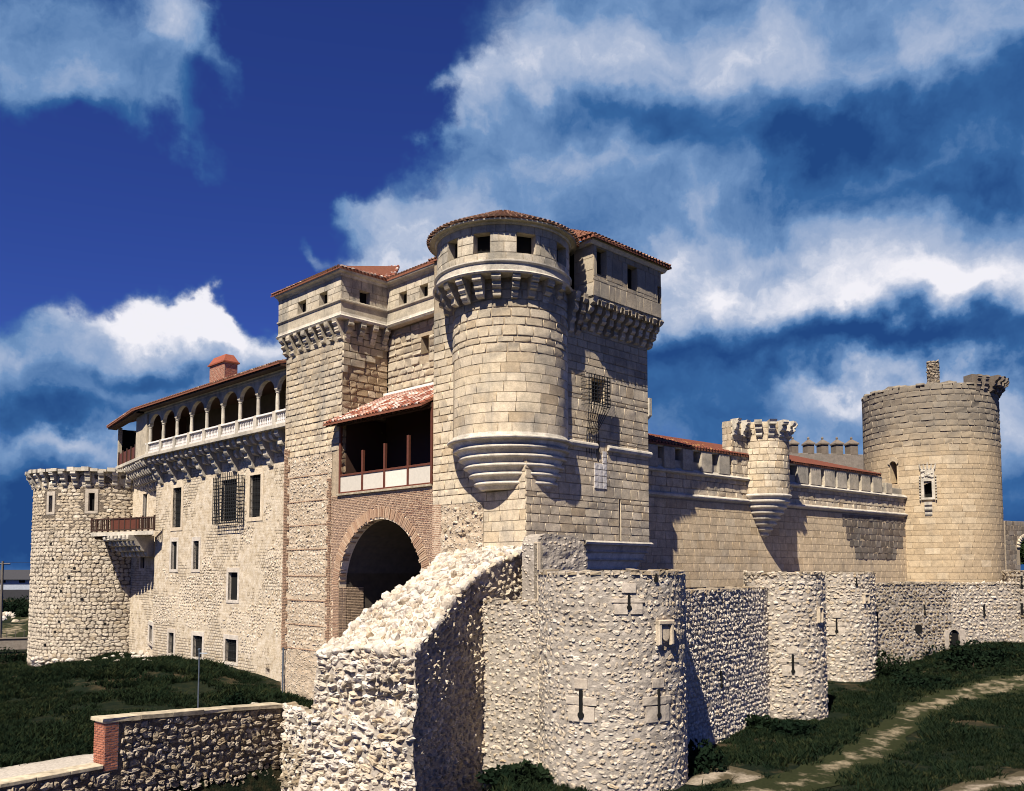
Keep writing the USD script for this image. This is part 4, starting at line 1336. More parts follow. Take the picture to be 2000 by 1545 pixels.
# side face of the turret and recessed wall
SD = Path([W(14.3, 0), W(14.3, 3.15)])
v, f, uv = sheet(SD, 0, 3.15, z_sill, zs0, 0.4, 0.4, off=-.05, rough=0.01)
wsd = T.part('wall', (v, f), 'joint', uv=uv)
scar = lambda u: zs0 - 3.3 + 0.55 * u
T.pieces('stone_block', ashlar(SD, 0, 3.15, z_sill, zs0 - .1, 0.40, 0.62, joint=0.035, rough=0.022, tilt=0.025, bev=0.03, seed=55, drop=lambda u, z: z > scar(u)), 'ashlar_brown', wsd, cap=70)
T.pieces('stone_block', ashlar(SD, 0, 3.15, z_sill, zs0 - .1, 0.40, 0.75, joint=0.02, rough=0.01, tilt=0.01, bev=0.02, seed=56, out=0.10, drop=lambda u, z: z <= scar(u) + .2), 'ashlar', wsd, cap=40)
slot = RW.rect(823, 656, 838, 690)
v, f, uv = sheet(RW, 0, RW.L, z_sill, zs0, 0.4, 0.4, off=-.055, rough=0.01, holes=[slot])
wrw = T.part('wall', (v, f), 'joint', uv=uv)
T.pieces('stone_block', ashlar(RW, 0, RW.L, z_sill + 3, zs0 - .1, 0.40, 0.7, joint=0.045, rough=0.03, tilt=0.035, bev=0.035, seed=57, holes=[slot], skip=0.03), 'ashlar', wrw, cap=200)
opening(T, RW, slot, 0.6, wrw, 'ashlar', name='arrow_slit')
# corbels, strings, parapet
OF, OS, OR = Path([W(20.65, -.38), W(13.92, -.38)]), Path([W(13.92, -.38), W(13.92, 2.8)]), Path([W(13.92, 2.8), W(6.2, 2.8)])
for k in range(8):
    T.part('corbel', corbel(PFu, 0.12 + k * 0.82, zs0 - .05, 0.52, 1.15 * RNG.uniform(.9, 1.1), 0.34 * RNG.uniform(.9, 1.15), 3), 'ashlar_parapet', wa)
for k in range(4):
    T.part('corbel', corbel(SD, 0.25 + k * 0.85, zs0 - .05, 0.52, 1.15, 0.34, 3), 'ashlar_parapet', wsd)
ring = [W(20.65, -.38), W(13.92, -.38), W(13.92, 2.8), W(6.2, 2.8)]


def mitre(pts, prof):
    """A moulding carried round corners."""
    p = np.asarray(pts, float)
    d = np.diff(p, axis=0); d /= np.linalg.norm(d, axis=1)[:, None]
    n = np.stack([d[:, 1], -d[:, 0]], 1)
    vs = []
    for i in range(len(p)):
        if i == 0: m = n[0]
        elif i == len(p) - 1: m = n[-1]
        else:
            m = n[i - 1] + n[i]; m = m / (1 + n[i - 1] @ n[i])
        vs.append(np.array([[*(p[i] + m * o), z] for o, z in prof]))
    k = len(prof)
    f = [(i * k + j, i * k + (j + 1) % k, (i + 1) * k + (j + 1) % k, (i + 1) * k + j) for i in range(len(p) - 1) for j in range(k)]
    return np.vstack(vs), np.array(f)


T.part('string_course', mitre(ring, [(-.4, zs0 - .06), (.1, zs0 - .06), (.17, zs0 + .06), (.05, zs0 + .16), (.02, zs0 + .3), (-.4, zs0 + .3)]), 'moulding')
T.part('parapet_band', mitre(ring, [(-.4, zs0 + .3), (0.02, zs0 + .3), (0.02, zs1 - .1), (.12, zs1 - .03), (.12, zs1 + .05), (0.0, zs1 + .12), (-.4, zs1 + .12)]), 'ashlar_parapet')
hF = [OF.rect(582, 588, 598, 618), OF.rect(624, 571, 640, 602)]
hS = [OS.rect(702, 570, 722, 600)]
hR = [OR.rect(780, 569, 795, 598), OR.rect(820, 556, 836, 586)]
zh0, zh1 = hF[1][2], hF[1][3]
for S, hs, seed in ((OF, hF, 60), (OS, hS, 61), (OR, hR, 62)):
    hs = [(h[0], h[1], zh0, zh1) for h in hs]
    v, f, uv = sheet(S, 0, S.L, zs1, z_te, 0.4, 0.4, holes=hs)
    p = T.part('parapet', (v, f), 'joint', uv=uv)
    T.pieces('stone_block', ashlar(S, 0, S.L, zs1 + .1, z_te, 0.48, 0.75, joint=0.014, holes=hs, rough=0.005, tilt=0.004, bev=0.01, seed=seed), 'ashlar_parapet', p, cap=60)
    for h in hs:
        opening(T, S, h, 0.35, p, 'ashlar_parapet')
T.part('eave', mitre([W(20.65, -.38), W(13.92, -.38), W(13.92, 2.8), W(6.2, 2.8)], [(-.4, z_te - .02), (.05, z_te - .02), (.12, z_te + .1), (.30, z_te + .16), (.34, z_te + .3), (-.4, z_te + .32)]), 'moulding')
T.part('core', prism([W(20.2, .9), W(15.0, .9), W(15.0, 7), W(20.2, 7)], -8, z_te), 'vault')  # unseen inner mass added to keep light out of the gatehouse
T.part('core', prism([W(15.0, 3.9), W(6.4, 3.9), W(6.4, 7), W(15.0, 7)], z_sill - .2, z_te), 'vault')
T.part('wall', sheet(Path([W(20.3, 7), W(20.3, 0)]), 0, 7, -8, z_te, 1.2, 1.2)[:2], 'ashlar')
ze = z_te + .34
ap = W3(17.2, 2.6, ze + 1.5)
rf = None
for i, (a, b, c, d) in enumerate(((W3(21.0, -.75, ze), W3(13.55, -.75, ze), ap, ap + .01), (W3(13.55, -.75, ze), W3(13.55, 2.9, ze), W3(14.6, 4.2, ze + 1.5), ap),
                                  (W3(14.0, 2.45, ze), W3(6.2, 2.45, ze), W3(6.2, 5.2, ze + 1.35), W3(14.6, 5.2, ze + 1.35)))):
    rf, items = tiled(T, (a, b, c, d), 'roof', 'clay_tile', width=0.25, seed=70 + i)
    T.pieces('roof_tile', items, 'clay_tile_dark' if i != 1 else 'clay_tile_pale', rf, cap=100)

# brick gate wall with its arch
GP = Path([W(15.2, 0.0), W(6.33, 0.0)])
uc, Rr = 4.5, 3.66
z_cr = GP.hit(747, 1014)[1]
zc = z_cr - Rr
arch = lambda R, zb: Polygon([(uc - R, zb)] + [(uc - R * math.cos(t), zc + R * math.sin(t)) for t in np.linspace(0, np.pi, 41)] + [(uc + R, zb)])
wallp = Polygon([(0, -8.5), (GP.L, -8.5), (GP.L, z_sill), (0, z_sill)]).difference(arch(Rr + .02, -9))
gw = T.part('gate_wall', cut_panel(GP, wallp, -0.5, -0.03), 'brick_joint')
outer = arch(Rr + .62, -9)
rng = np.random.default_rng(80)
brs, zz, row = [], z_sill - .1, 0
while zz > -5.2:
    a = -rng.uniform(0, .25)
    while a < GP.L:
        l = rng.choice([0.28, 0.28, 0.14]) * rng.uniform(.92, 1.08)
        b2 = a + l
        pa, pb = max(a, 0.0), min(b2, GP.L)
        if pb - pa > 0.07 and not outer.contains(Point((pa + pb) / 2, zz + .03)):
            brs.append(block(GP, pa + .008, pb - .008, zz, zz + 0.058, 0.012, 0.05, 0.006, 0.006, 0.01, 2, rng))
        a = b2
    zz -= 0.088
T.pieces('brick', brs, 'brick_worn', gw, cap=170)
# jambs below the spring of the arch, and the ring of radial bricks
brs = []
zz = zc
while zz > -5.4:
    for s in (-1, 1):
        a0, a1 = sorted((uc + s * Rr, uc + s * (Rr + .6)))
        cut = rng.uniform(.2, .4)
        for p, q in ((a0, a0 + cut), (a0 + cut, a1)):
            brs.append(block(GP, p + .006, q - .006, zz - .06, zz, 0.02, 0.05, 0.006, 0.004, 0.0, 2, rng))
    zz -= 0.085
T.pieces('jamb_brick', brs, 'brick_worn', gw, cap=70)
vous = []
nv = 118
for i in range(nv):
    t0, t1 = np.pi * i / nv, np.pi * (i + 0.72) / nv
    ri = Rr + rng.uniform(-0.03, 0.10) + (0.06 if 50 < i < 90 else 0); ro = Rr + .62 + rng.normal(0, .03)
    o = 0.03 + rng.normal(0, .012)
    q = [(uc - r * math.cos(t), zc + r * math.sin(t)) for r, t in ((ri, t0), (ri, t1), (ro, t1), (ro, t0))]
    U = np.array([x[0] for x in q] * 2); Z = np.array([x[1] for x in q] * 2); O = np.array([o] * 4 + [-.4] * 4)
    vous.append((GP.pos(U, Z, O), np.array([(3, 2, 1, 0), (0, 1, 5, 4), (1, 2, 6, 5), (2, 3, 7, 6), (3, 0, 4, 7)])))
T.pieces('arch_brick', vous, 'brick_worn', gw, cap=130)
# passage behind the arch
ring = [(uc - (Rr + .05), -8.5)] + [(uc - (Rr + .05) * math.cos(t), zc + (Rr + .05) * math.sin(t)) for t in np.linspace(0, np.pi, 29)] + [(uc + Rr + .05, -8.5)]
rp = np.array(ring)
v = np.vstack([GP.pos(rp[:, 0], rp[:, 1], np.full(len(rp), o)) for o in (-0.03, -1.7, -11.5)])
k = len(rp)
f = np.array([(m * k + j, m * k + j + 1, (m + 1) * k + j + 1, (m + 1) * k + j) for m in (0, 1) for j in range(k - 1)])
T.part('gate_passage', (v, f), 'vault', gw)
bk = Polygon([(-1, -8.5), (10, -8.5), (10, 5), (-1, 5)])
T.part('passage_end', cut_panel(GP, bk, -11.6, -11.4), 'vault', gw)
brs = []
zz = -7.0
while zz < zc:      # brick reveal of the left jamb
    JS = Path([W(15.2 - (uc - Rr), 0), W(15.2 - (uc - Rr), 1.6)])
    sh = rng.uniform(0, .15)
    for a in np.arange(0.0, 1.5, 0.28):
        brs.append(block(JS, a + .01, a + .26, zz, zz + .058, 0.01, 0.03, 0.006, 0.003, 0.0, 2, rng))
    zz += 0.088
T.pieces('reveal_brick', brs, 'brick_worn', gw, cap=100)

# timber loggia over the gate
LG = Path([W(14.45, -0.02), W(6.36, -0.02)])
zs = z_sill
z_rail = LG.hit(845, 903)[1]
z_lt = LG.hit(747, 812)[1] + .15
lg = T.part('loggia_sill', box_on(LG, -0.1, LG.L, zs - .06, zs + .05, -.4, .12, .01), 'coping')
us = [LG.hit(x, 930)[0] for x in (664, 708, 751, 797, 843)]
for i, u in enumerate(us):
    T.part('post', box_on(LG, u - .07, u + .07, zs + .05, z_lt if i in (0, 4) else LG.hit(751, (872, 872, 866, 858)[min(i, 3)])[1], -0.1, .05, .01), 'brown_wood', lg)
T.part('rail', box_on(LG, us[0], us[-1], z_rail - .11, z_rail, -.08, .045, .01), 'brown_wood', lg)
T.part('bottom_rail', box_on(LG, us[0], us[-1], zs + .05, zs + .14, -.08, .045, .01), 'brown_wood', lg)
for a, b in zip(us[:-1], us[1:]):
    T.part('infill_panel', box_on(LG, a + .07, b - .07, zs + .14, z_rail - .11, -.05, 0.0), 'white_panel', lg)
T.part('head_beam', box_on(LG, us[0] - .2, us[-1] + .05, z_lt - .25, z_lt, -.15, .1, .01), 'dark_wood', lg)
T.part('loggia_floor', prism([W(14.3, 0.1), W(6.33, 0.1), W(6.33, 3.1), W(14.3, 3.1)], zs - .2, zs), 'dark_wood', lg)
T.part('back_panel', box_on(RW, 0.0, RW.L, zs, z_lt + .6, 0.05, 0.12), 'dark_wood', lg)
T.part('side_panel', box_on(SD, 0.3, 3.1, zs, z_lt + .3, -0.02, 0.06), 'dark_wood', lg)
ee = -0.75
zev0 = LG.hit(660, 829)[1]
zev = (zev0 + LG.hit(845, 794)[1]) / 2
zrd = RW.hit(800, 766)[1]
prf, items = tiled(T, (W3(15.0, ee, zev), W3(6.34, ee, zev), W3(6.34, 3.0, zrd), W3(14.0, 3.0, zrd)), 'loggia_roof', 'clay_tile_pale', width=0.27, show=0.36, seed=83)
T.pieces('roof_tile', items, 'clay_tile_pale', prf, cap=300)
T.part('verge_mortar', box_on(RW, 0.0, RW.L, zrd - .1, zrd + .16, 0.0, .3, .02), 'white_stone', prf)
for k in range(16):
    l = 14.8 - k * 0.55
    T.part('rafter', bar(W3(l, ee + .08, zev - .14), W3(l - .1, 2.8, zrd - .2), .06, 4), 'dark_wood', prf)

# ------------------------------------------------------------------ palace range with arcaded gallery
T = Thing('palace_range', (*W(30, 4), -7.2), 'long castle wing with scale-patterned plaster wall and an arcaded gallery on corbels', 'palace wing')
PP = Path([W(51.6, 2.4), W(44.4, 2.4), W(43.9, 2.38), W(43.5, 2.26), W(43.25, 2.02), W(43.0, 1.76), W(42.6, 1.58), W(42.1, 1.51), W(41.4, 1.5), W(20.25, 1.5)], curved=True)
GLl, GLr = W(41.6, .25), W(20.3, .25)
GL = Path([GLl, GLr])
d2 = np.array([-0.588, 0.809])
G2 = Path([GLl + d2 * 10.2, GLl])
zg0 = GL.hit(552, 826)[1]
zg0 = (zg0 + GL.hit(285, 894)[1]) / 2
wins = dict(w1=(338, 953, 354, 1030), w2=(433, 937, 461, 1018), w3=(488, 928, 509, 1010), w4=(334.5, 1058, 345.5, 1112), w5=(377.5, 1057, 388.5, 1112), w6=(446, 1118, 464, 1172),
            w7=(329.5, 1236, 339.5, 1276), w8=(377, 1242, 395, 1284), w9=(440, 1249, 462, 1293), w10=(519, 1305, 527, 1315), d1=(279, 965, 287, 1032), s1=(275, 1072, 283, 1110), s2=(292, 1220, 298, 1254))
rects = {k: PP.rect(*r) for k, r in wins.items()}
hl = list(rects.values())
zgc = zg0 - 0.1
v, f, uv = sheet(PP, 0, PP.L, -8.6, zgc + .3, 0.3, 0.3, holes=hl, rough=0.045, freq=0.9, seed=90)
wall = T.part('wall', (v, f), 'net_plaster', uv=uv)
pad = [(h[0] - .45, h[1] + .45, h[2] - .4, h[3] + .5) for h in hl]
wear = lambda u, z: float(fbm(np.array([[u * 0.16 + 3.1, z * 0.2, 1.7]]), 4, 8)[0])
T.pieces('rubble_stone', rubble(PP, 7.0, PP.L - .4, -5.5, zgc - .8, 0.30, 0.21, 0.8, 0.03, holes=pad, seed=91, mask=lambda u, z: wear(u, z) > 0.555), 'rubble', wall, cap=300)
# brick edging beside the pier
rng = np.random.default_rng(92)
brs, zz, row = [], -4.6, 0
while zz < zgc - .9:
    a, wd = PP.L - (0.62 if (row // 5) % 2 else 0.42), 0
    while a < PP.L - .02:
        b2 = min(a + rng.choice([.14, .28]), PP.L)
        brs.append(block(PP, a + .008, b2 - .008, zz, zz + .058, .05, .04, .006, .003, 0, 2, rng)); a = b2
    zz += .088; row += 1
T.pieces('brick', brs, 'brick_worn', wall, cap=80)
for k, h in rects.items():
    fr = 0.0 if k in ('w10',) else 0.34 if k in ('w1', 'w3', 'w2') else 0.26
    fm = 'surround_warm' if k in ('w1', 'w2', 'w3', 'd1') else 'surround'
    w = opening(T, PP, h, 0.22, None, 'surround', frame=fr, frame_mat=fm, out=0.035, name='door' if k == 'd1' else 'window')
    if k in ('w8', 'w9', 'w3', 'w1', 'w5', 'w7'):
        grille(T, PP, h[0], h[1], h[2], h[3], -0.08, 6 if k in ('w8', 'w9') else 4, 3 if h[3] - h[2] < 2 else 6, w, r=0.014)
    if k == 'w2':
        a0, a1, b0, b1 = PP.rect(416, 932, 465, 1022, 0.5)
        for i in range(15):
            u = a0 + (a1 - a0) * i / 14
            crest = b1 + 0.22 * math.sin(math.pi * (i / 14)) ** 0.5 + .1
            T.part('grille_bar', bar(*PP.pos(np.array([u, u]), np.array([b0, crest]), np.array([.5, .5])), .03, 4), 'iron', w)
        for i in range(14):
            z = b0 + (b1 - b0) * i / 13
            T.part('grille_bar', bar(*PP.pos(np.array([a0, a1]), np.array([z, z]), np.array([.5, .5])), .026, 4), 'iron', w)
            for u in (a0, a1):
                T.part('grille_bar', bar(*PP.pos(np.array([u, u]), np.array([z, z]), np.array([0, .5])), .018, 4), 'iron', w)
        for i in range(4):
            for u in (a0, a1):
                T.part('grille_bar', bar(*PP.pos(np.array([u, u]), np.array([b0, b1]), np.array([.1 + .1 * i] * 2)), .018, 4), 'iron', w)
# corbels under the gallery: large stepped ones below the columns, small ones between
cols_u = [GL.hit(x, 790)[0] for x in (283.6, 308, 333, 359.5, 388.5, 418.8, 455.3, 494.2, 536.6)]
cols_u = list(np.linspace(0.35, cols_u[-1], 9))
WF = Path([W(41.6, 1.5), W(20.3, 1.5)])
bay = cols_u[1] - cols_u[0]
ga = T.part('gallery_slab', box_on(GL, 0.0, GL.L, zg0 - .12, zg0 + .14, -1.6, .1, .02), 'moulding')
T.part('gallery_slab', box_on(G2, 0.0, G2.L, zg0 - .12, zg0 + .14, -3.0, .1, .02), 'moulding')
for i, u in enumerate(list(cols_u) + [cols_u[-1] + bay]):
    if u > GL.L - .1:
        continue
    T.part('corbel', corbel(WF, u, zg0 - .1, 1.15, 2.1, 0.46, 4), 'moulding', ga)
    for k in (1, 2):
        if u - bay * k / 3 > 0:
            T.part('corbel', corbel(WF, u - bay * k / 3, zg0 - .1, 1.12, 1.25, 0.36, 2), 'moulding', ga)
WF2 = Path([GLl + d2 * 10.2 + np.array([0.809, 0.588]) * 2.4, GLl + np.array([0.809, 0.588]) * 2.4])
WF2 = Path([GLl + d2 * 10.2 + np.array([.55, .9]) * 2.0, GLl + np.array([.55, .9]) * 2.0])
for k in range(15):
    T.part('corbel', corbel(WF2, 0.3 + k * 0.7, zg0 - .1, 1.95, 2.9, 0.32, 5), 'moulding', ga)
T.part('wall', sheet(WF2, 0, WF2.L, zg0 - 4.5, zg0, .5, .5, off=0.0)[:2], 'surround', ga)
# balustrade
zb1 = zg0 + 0.98
T.part('base_rail', box_on(GL, 0, GL.L, zg0 + .14, zg0 + .28, -.2, .03, .01), 'white_stone', ga)
T.part('top_rail', box_on(GL, 0, GL.L, zb1 - .12, zb1, -.2, .06, .015), 'white_stone', ga)
bal = []
for i in range(9):
    u0 = cols_u[i] + .2
    u1 = cols_u[i] + bay - .2
    n = 9
    for k in range(n):
        u = u0 + (u1 - u0) * (k + .5) / n
        if u > GL.L:
            continue
        c = GL.pos(u, 0, -.09)
        bal.append(lathe(c[:2], [(.045, zg0 + .28), (.075, zg0 + .40), (.04, zg0 + .56), (.055, zg0 + .70), (.06, zb1 - .12)], 6))
    T.part('pedestal', box_on(GL, cols_u[i] - .19, cols_u[i] + .19, zg0 + .14, zb1 + .02, -.24, .07, .015), 'moulding', ga)
T.pieces('baluster', bal, 'white_stone', ga)
# columns, arches, cornice
zcap = GL.hit(536, 765)[1]
zcap = zb1 + 1.42
zarch = zcap + bay * 0.30
zcor = zb1 + 2.45
ar = T.part('arcade', cut_panel(GL, Polygon([(-.45, zarch + .16), (GL.L, zarch + .16), (GL.L, zcor), (-.45, zcor)]), -.36, -.06), 'ashlar_parapet')
for i in range(9):
    a, b = cols_u[i], cols_u[i] + bay
    m = (a + b) / 2; hw = bay / 2 - .17
    pts = [(a, zcap), (a, zarch + .16), (b, zarch + .16), (b, zcap)] + [(m + hw * math.cos(t), zcap + (zarch - zcap) * math.sin(t)) for t in np.linspace(0, np.pi, 17)]
    pl = Polygon(pts)
    pl = pl.buffer(0)
    if b > GL.L:
        pl = pl.intersection(sbox(0, 0, GL.L, 30))
    for gm in getattr(pl, 'geoms', [pl]):
        T.part('arch', cut_panel(GL, gm, -.34, -.05), 'ashlar_parapet', ar)
    c = GL.pos(a, 0, -.2)[:2]
    T.part('column', lathe(c, [(.17, zb1), (.17, zb1 + .06), (.125, zb1 + .1), (.13, zb1 + .5), (.11, zcap - .24), (.15, zcap - .2), (.12, zcap - .16), (.20, zcap - .02), (.2, zcap)], 12), 'moulding', ar)
T.part('arch_mould', box_on(GL, -.45, GL.L, zarch + .16, zarch + .24, -.1, -.01, .01), 'ashlar_parapet', ar)
T.part('cornice', sweep(GL, -.45, GL.L, [(-.4, zcor - .02), (-.04, zcor - .02), (.1, zcor + .1), (.2, zcor + .16), (.2, zcor + .24), (-.4, zcor + .24)], 2), 'ashlar_parapet', ar)
T.part('back_wall', box_on(GL, 0, GL.L, zg0, zcor, -3.4, -3.2), 'painted_dark', ar)  # near-black colour paints the shade inside the gallery
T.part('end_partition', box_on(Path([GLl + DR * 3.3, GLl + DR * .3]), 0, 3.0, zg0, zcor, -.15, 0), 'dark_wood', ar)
T.part('floor', prism([GLl, GLr, GLr + DR * 3.3, GLl + DR * 3.3], zg0 - .05, zg0 + .12), 'painted_dark', ar)  # floor coloured near-black to stand in for shade
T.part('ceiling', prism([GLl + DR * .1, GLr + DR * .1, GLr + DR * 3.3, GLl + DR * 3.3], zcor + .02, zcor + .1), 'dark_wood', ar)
# the closed end panel and the open wooden end of the gallery
pe = T.part('end_wall', box_on(G2, 10.2 - 3.4, 10.2, zg0 + .14, zcor + .24, -.4, 0.0, .02), 'ashlar_parapet')
for u in (0.1,):
    T.part('post', box_on(G2, u, u + .3, zg0 + .14, zcor + .1, -.3, 0.0, .02), 'ashlar_parapet', pe)
T.part('rail_panel', box_on(G2, .4, 6.8, zg0 + .14, zg0 + 1.2, -.2, -.08), 'brown_wood', pe)
for k in range(5):
    T.part('rail_post', box_on(G2, .5 + k * 1.5, .62 + k * 1.5, zg0 + .14, zg0 + 1.35, -.1, .02), 'dark_wood', pe)
T.part('end_room', box_on(G2, 0.05, 6.8, zg0 + .14, zcor + .2, -3.2, -2.9), 'painted_dark', pe)  # near-black sheets paint the shade behind the open gallery end
T.part('end_room', prism([G2.pos(0.1, 0, -.3)[:2], G2.pos(.3, 0, -3)[:2], G2.pos(.1, 0, -3)[:2], G2.pos(0.0, 0, -.3)[:2]], zg0 + .14, zcor), 'painted_dark', pe)
# roof
zr = zcor + .26
a, b = GL.pos(-1.0, 0, .75)[:2], GL.pos(GL.L, 0, .75)[:2]
r0, r1 = GLl + DR * 5.2, GLr + DR * 5.2
c2 = G2.pos(-.9, 0, .75)[:2]
rfp, items = tiled(T, ([*a, zr], [*b, zr], [*r1, zr + 1.9], [*r0, zr + 1.9]), 'roof', 'clay_tile_dark', width=.27, seed=95)
T.pieces('roof_tile', items, 'clay_tile_dark', rfp, cap=150)
rfp2, items = tiled(T, ([*c2, zr], [*a, zr], [*r0, zr + 1.9], [*(r0 + d2 * 4 + DR), zr + 1.9]), 'roof', 'clay_tile_dark', width=.27, seed=96)
T.pieces('roof_tile', items, 'clay_tile_dark', rfp2, cap=80)
T.part('eave_board', box_on(GL, -1.0, GL.L, zr - .2, zr - .06, -.1, .62), 'dark_wood', rfp)
T.part('eave_board', box_on(G2, -.9, G2.L, zr - .2, zr - .06, -.1, .62), 'dark_wood', rfp2)
T.part('core', prism([W(42.5, 3.4), W(20.3, 3.4), W(20.3, 8), W(43, 8)], -8, zr + .3), 'vault')  # unseen filling behind the wall sheets, added to stop light
T.part('end_wall', sheet(Path([W(43.5, 9.9), W(50, 3.4)]), 0, 9, -8, zg0, 2, 2)[:2], 'surround')
# brick chimney
cc = GL.pos(GL.hit(435, 740)[0] + 1.2, 0, -4.2)
c = at(428, cc[1] + 0.5)[:2]
zc0, zc1, zc2 = zr + .5, zat(c[1], 714), zat(c[1], 697)
sq = lambda hw, hd: [c + DL * hw + DR * hd, c + DL * hw - DR * hd, c - DL * hw - DR * hd, c - DL * hw + DR * hd]
ch = T.part('chimney', prism(sq(1.1, .5), zc0, zc1), 'brick_joint')
T.part('chimney_cap', prism(sq(1.22, .62), zc1, zc1 + .1), 'clay_cap', ch)
v = np.array([[*p, zc1 + .1] for p in sq(1.18, .58)] + [[*p, zc2] for p in sq(.9, .3)])
T.part('chimney_cowl', (v, np.array([(4, 5, 1, 0), (5, 6, 2, 1), (6, 7, 3, 2), (7, 4, 0, 3), (4, 7, 6, 5)])), 'clay_cap', ch)
brs = []
for S in (Path([c + DL * 1.1 - DR * .5, c - DL * 1.1 - DR * .5]), Path([c - DL * 1.1 - DR * .5, c - DL * 1.1 + DR * .5])):
    zz, row = zc0, 0
    while zz < zc1 - .05:
        a = 0.0 if row % 2 == 0 else -.13
        while a < S.L:
            p, q = max(a, 0), min(a + .26, S.L)
            if q - p > .05:
                brs.append(block(S, p + .008, q - .008, zz, zz + .06, .015, .02, .006, .002, 0, 2, rng))
            a += .26
        zz += .085; row += 1
T.pieces('brick', brs, 'chimney_brick', ch, cap=150)

# ------------------------------------------------------------------ round corner tower at the left
CTc = np.array([-36.5, 80.0])
CT = arc(CTc, 6.7, 140, 370, 90)
T = Thing('corner_tower', (*CTc, -7.5), 'squat round corner tower of rough coursed stone with a broken corbelled rim', 'tower')
zt = zat(73.6, 921)
hw = [CT.rect(96, 968, 103, 1000), CT.rect(173, 963, 185, 998)]
v, f, uv = sheet(CT, 0, CT.L, -9, zt - .3, .35, .3, holes=hw, rough=.05, freq=1.2, seed=100)
wl = T.part('wall', (v, f), 'mortar_brown', uv=uv)
pad = [(h[0] - .3, h[1] + .3, h[2] - .25, h[3] + .38) for h in hw]
ua, ub = CT.hit(62, 1100)[0] - .8, CT.hit(250, 1100)[0] + 1.5
zmid = zat(74, 1035)
T.pieces('stone', rubble(CT, ua, ub, -8.0, zmid, .43, .31, 1.08, .045, seed=101, big=.28, loose=.5), 'rubble_tan', wl, cap=200)
T.pieces('small_stone', rubble(CT, ua, ub, zmid, zt - 1.0, .46, .25, 1.08, .038, holes=pad, seed=102, loose=.5), 'rubble_tan', wl, cap=100)
for h in hw:
    opening(T, CT, h, .3, None, 'slit_stone', frame=.28, frame_mat='slit_stone', out=.05)
for k in range(26):
    u = ua - 1.5 + k * 1.02
    T.part('corbel', corbel(CT, u, zt, .72 * RNG.uniform(.8, 1), 1.45 * RNG.uniform(.85, 1), .40, 3), 'moulding', wl)
v, f, uv = sheet(CT, ua - 2, ub + 1, zt - 1.3, zt, .3, .3, off=.0, rough=.06, seed=103)
T.part('rim', (v, f), 'rubble', wl)
rim = rubble(CT, ua - 2, ub + 1, zt - .08, zt + .3, .6, .3, .95, .10, seed=104)
sl = []
for k in range(40):
    u = ua - 2 + k * .62
    b0, b1 = u, u + RNG.uniform(.45, .62)
    sl.append(long_box(CT, b0, b1, zt - .05, zt + RNG.uniform(.12, .32), -.8, RNG.uniform(.45, .75)))
T.pieces('rim_stone', sl, 'moulding', wl)
T.part('core', lathe(CTc, [(6.0, -9), (6.0, zt), (0.01, zt)], 40), 'vault')  # unseen inner drum added to block light
for x, y in ((100, 1062), (104, 1092), (146, 1110), (120, 1154), (160, 1170), (116, 1214), (170, 1228), (108, 1234), (205, 1218), (88, 1260), (220, 1112), (135, 1128)):
    u, z = CT.hit(x, y)
    T.part('putlog_hole', box_on(CT, u - .11, u + .11, z - .1, z + .1, -.02, .07), 'painted_dark', wl)  # near-black box painting the shade of a hole
# broken foot and ledge
S = arc(CTc, 6.95, 150, 330, 60)
T.pieces('foot_stone', rubble(S, S.hit(60, 1290)[0], S.hit(150, 1290)[0], -8.5, -7.2, .6, .3, .95, .12, seed=105), 'rubble_white', wl, cap=40)
spill = []
rng = np.random.default_rng(106)
for k in range(90):
    p = on_ground(rng.uniform(165, 300), rng.uniform(1266, 1296))
    r = rng.uniform(.12, .34)
    m = trimesh.creation.icosphere(1, r)
    v = np.array(m.vertices) * rng.uniform(.6, 1.2, 3) * (1 + rng.normal(0, .08, (len(m.vertices), 1)))
    spill.append((v + [p[0], p[1], terrain(p[0], p[1]) + r * .2], np.array(m.faces)))
T.pieces('fallen_stone', spill, 'rubble_white', wl, cap=90)

# wooden balcony between tower and wing
zb = 3.05
b0, b1 = at(175, 71.2)[:2], at(298, 67.3)[:2]
T = Thing('balcony', (*b0, zb), 'timber balcony on stone corbels between the round tower and the palace wing', 'balcony')
BP = Path([b0, b1])
sl = T.part('slab', prism([b0, b1, b1 + np.array([-1.5, 3.2]), b0 + np.array([-.2, 4.2])], zb - .3, zb), 'moulding')
for k in range(12):
    T.part('post' if k in (0, 3, 6, 9, 11) else 'rail_post', box_on(BP, k * BP.L / 11 - .06, k * BP.L / 11 + .06, zb, zb + 1.12 + (.1 if k in (0, 3, 5, 7, 9, 11) else 0), -.1, 0), 'dark_wood')
T.part('top_rail', box_on(BP, 0, BP.L, zb + 1.0, zb + 1.1, -.1, .02), 'dark_wood')
T.part('bottom_rail', box_on(BP, 0, BP.L, zb + .1, zb + .2, -.1, .02), 'dark_wood')
u0, u1 = BP.hit(216, 1020)[0], BP.hit(270, 1020)[0]
T.part('board_panel', box_on(BP, u0, u1, zb + .2, zb + 1.0, -.08, -.03), 'brown_wood')
for k in range(10):
    for lo, hi in ((0.1, u0), (u1, BP.L - .1)):
        u = lo + (hi - lo) * (k + .5) / 10
        T.part('slat', box_on(BP, u - .035, u + .035, zb + .2, zb + 1.0, -.08, -.03), 'dark_wood')
for k in range(7):
    T.part('corbel', corbel(Path([b0 + [.1, 2.9], b1 + [-.9, 2.4]]), BP.L * .42 + k * BP.L / 13, zb - .3, 2.1, 1.7, .36, 4), 'moulding')
for k in range(3):
    a = b0 + (b1 - b0) * (.05 + .14 * k)
    T.part('beam', bar([*(a + [.05, .25]), zb - .42], [*(a + [-.3, 3.6]), zb - .42], .13, 4), 'dark_wood')

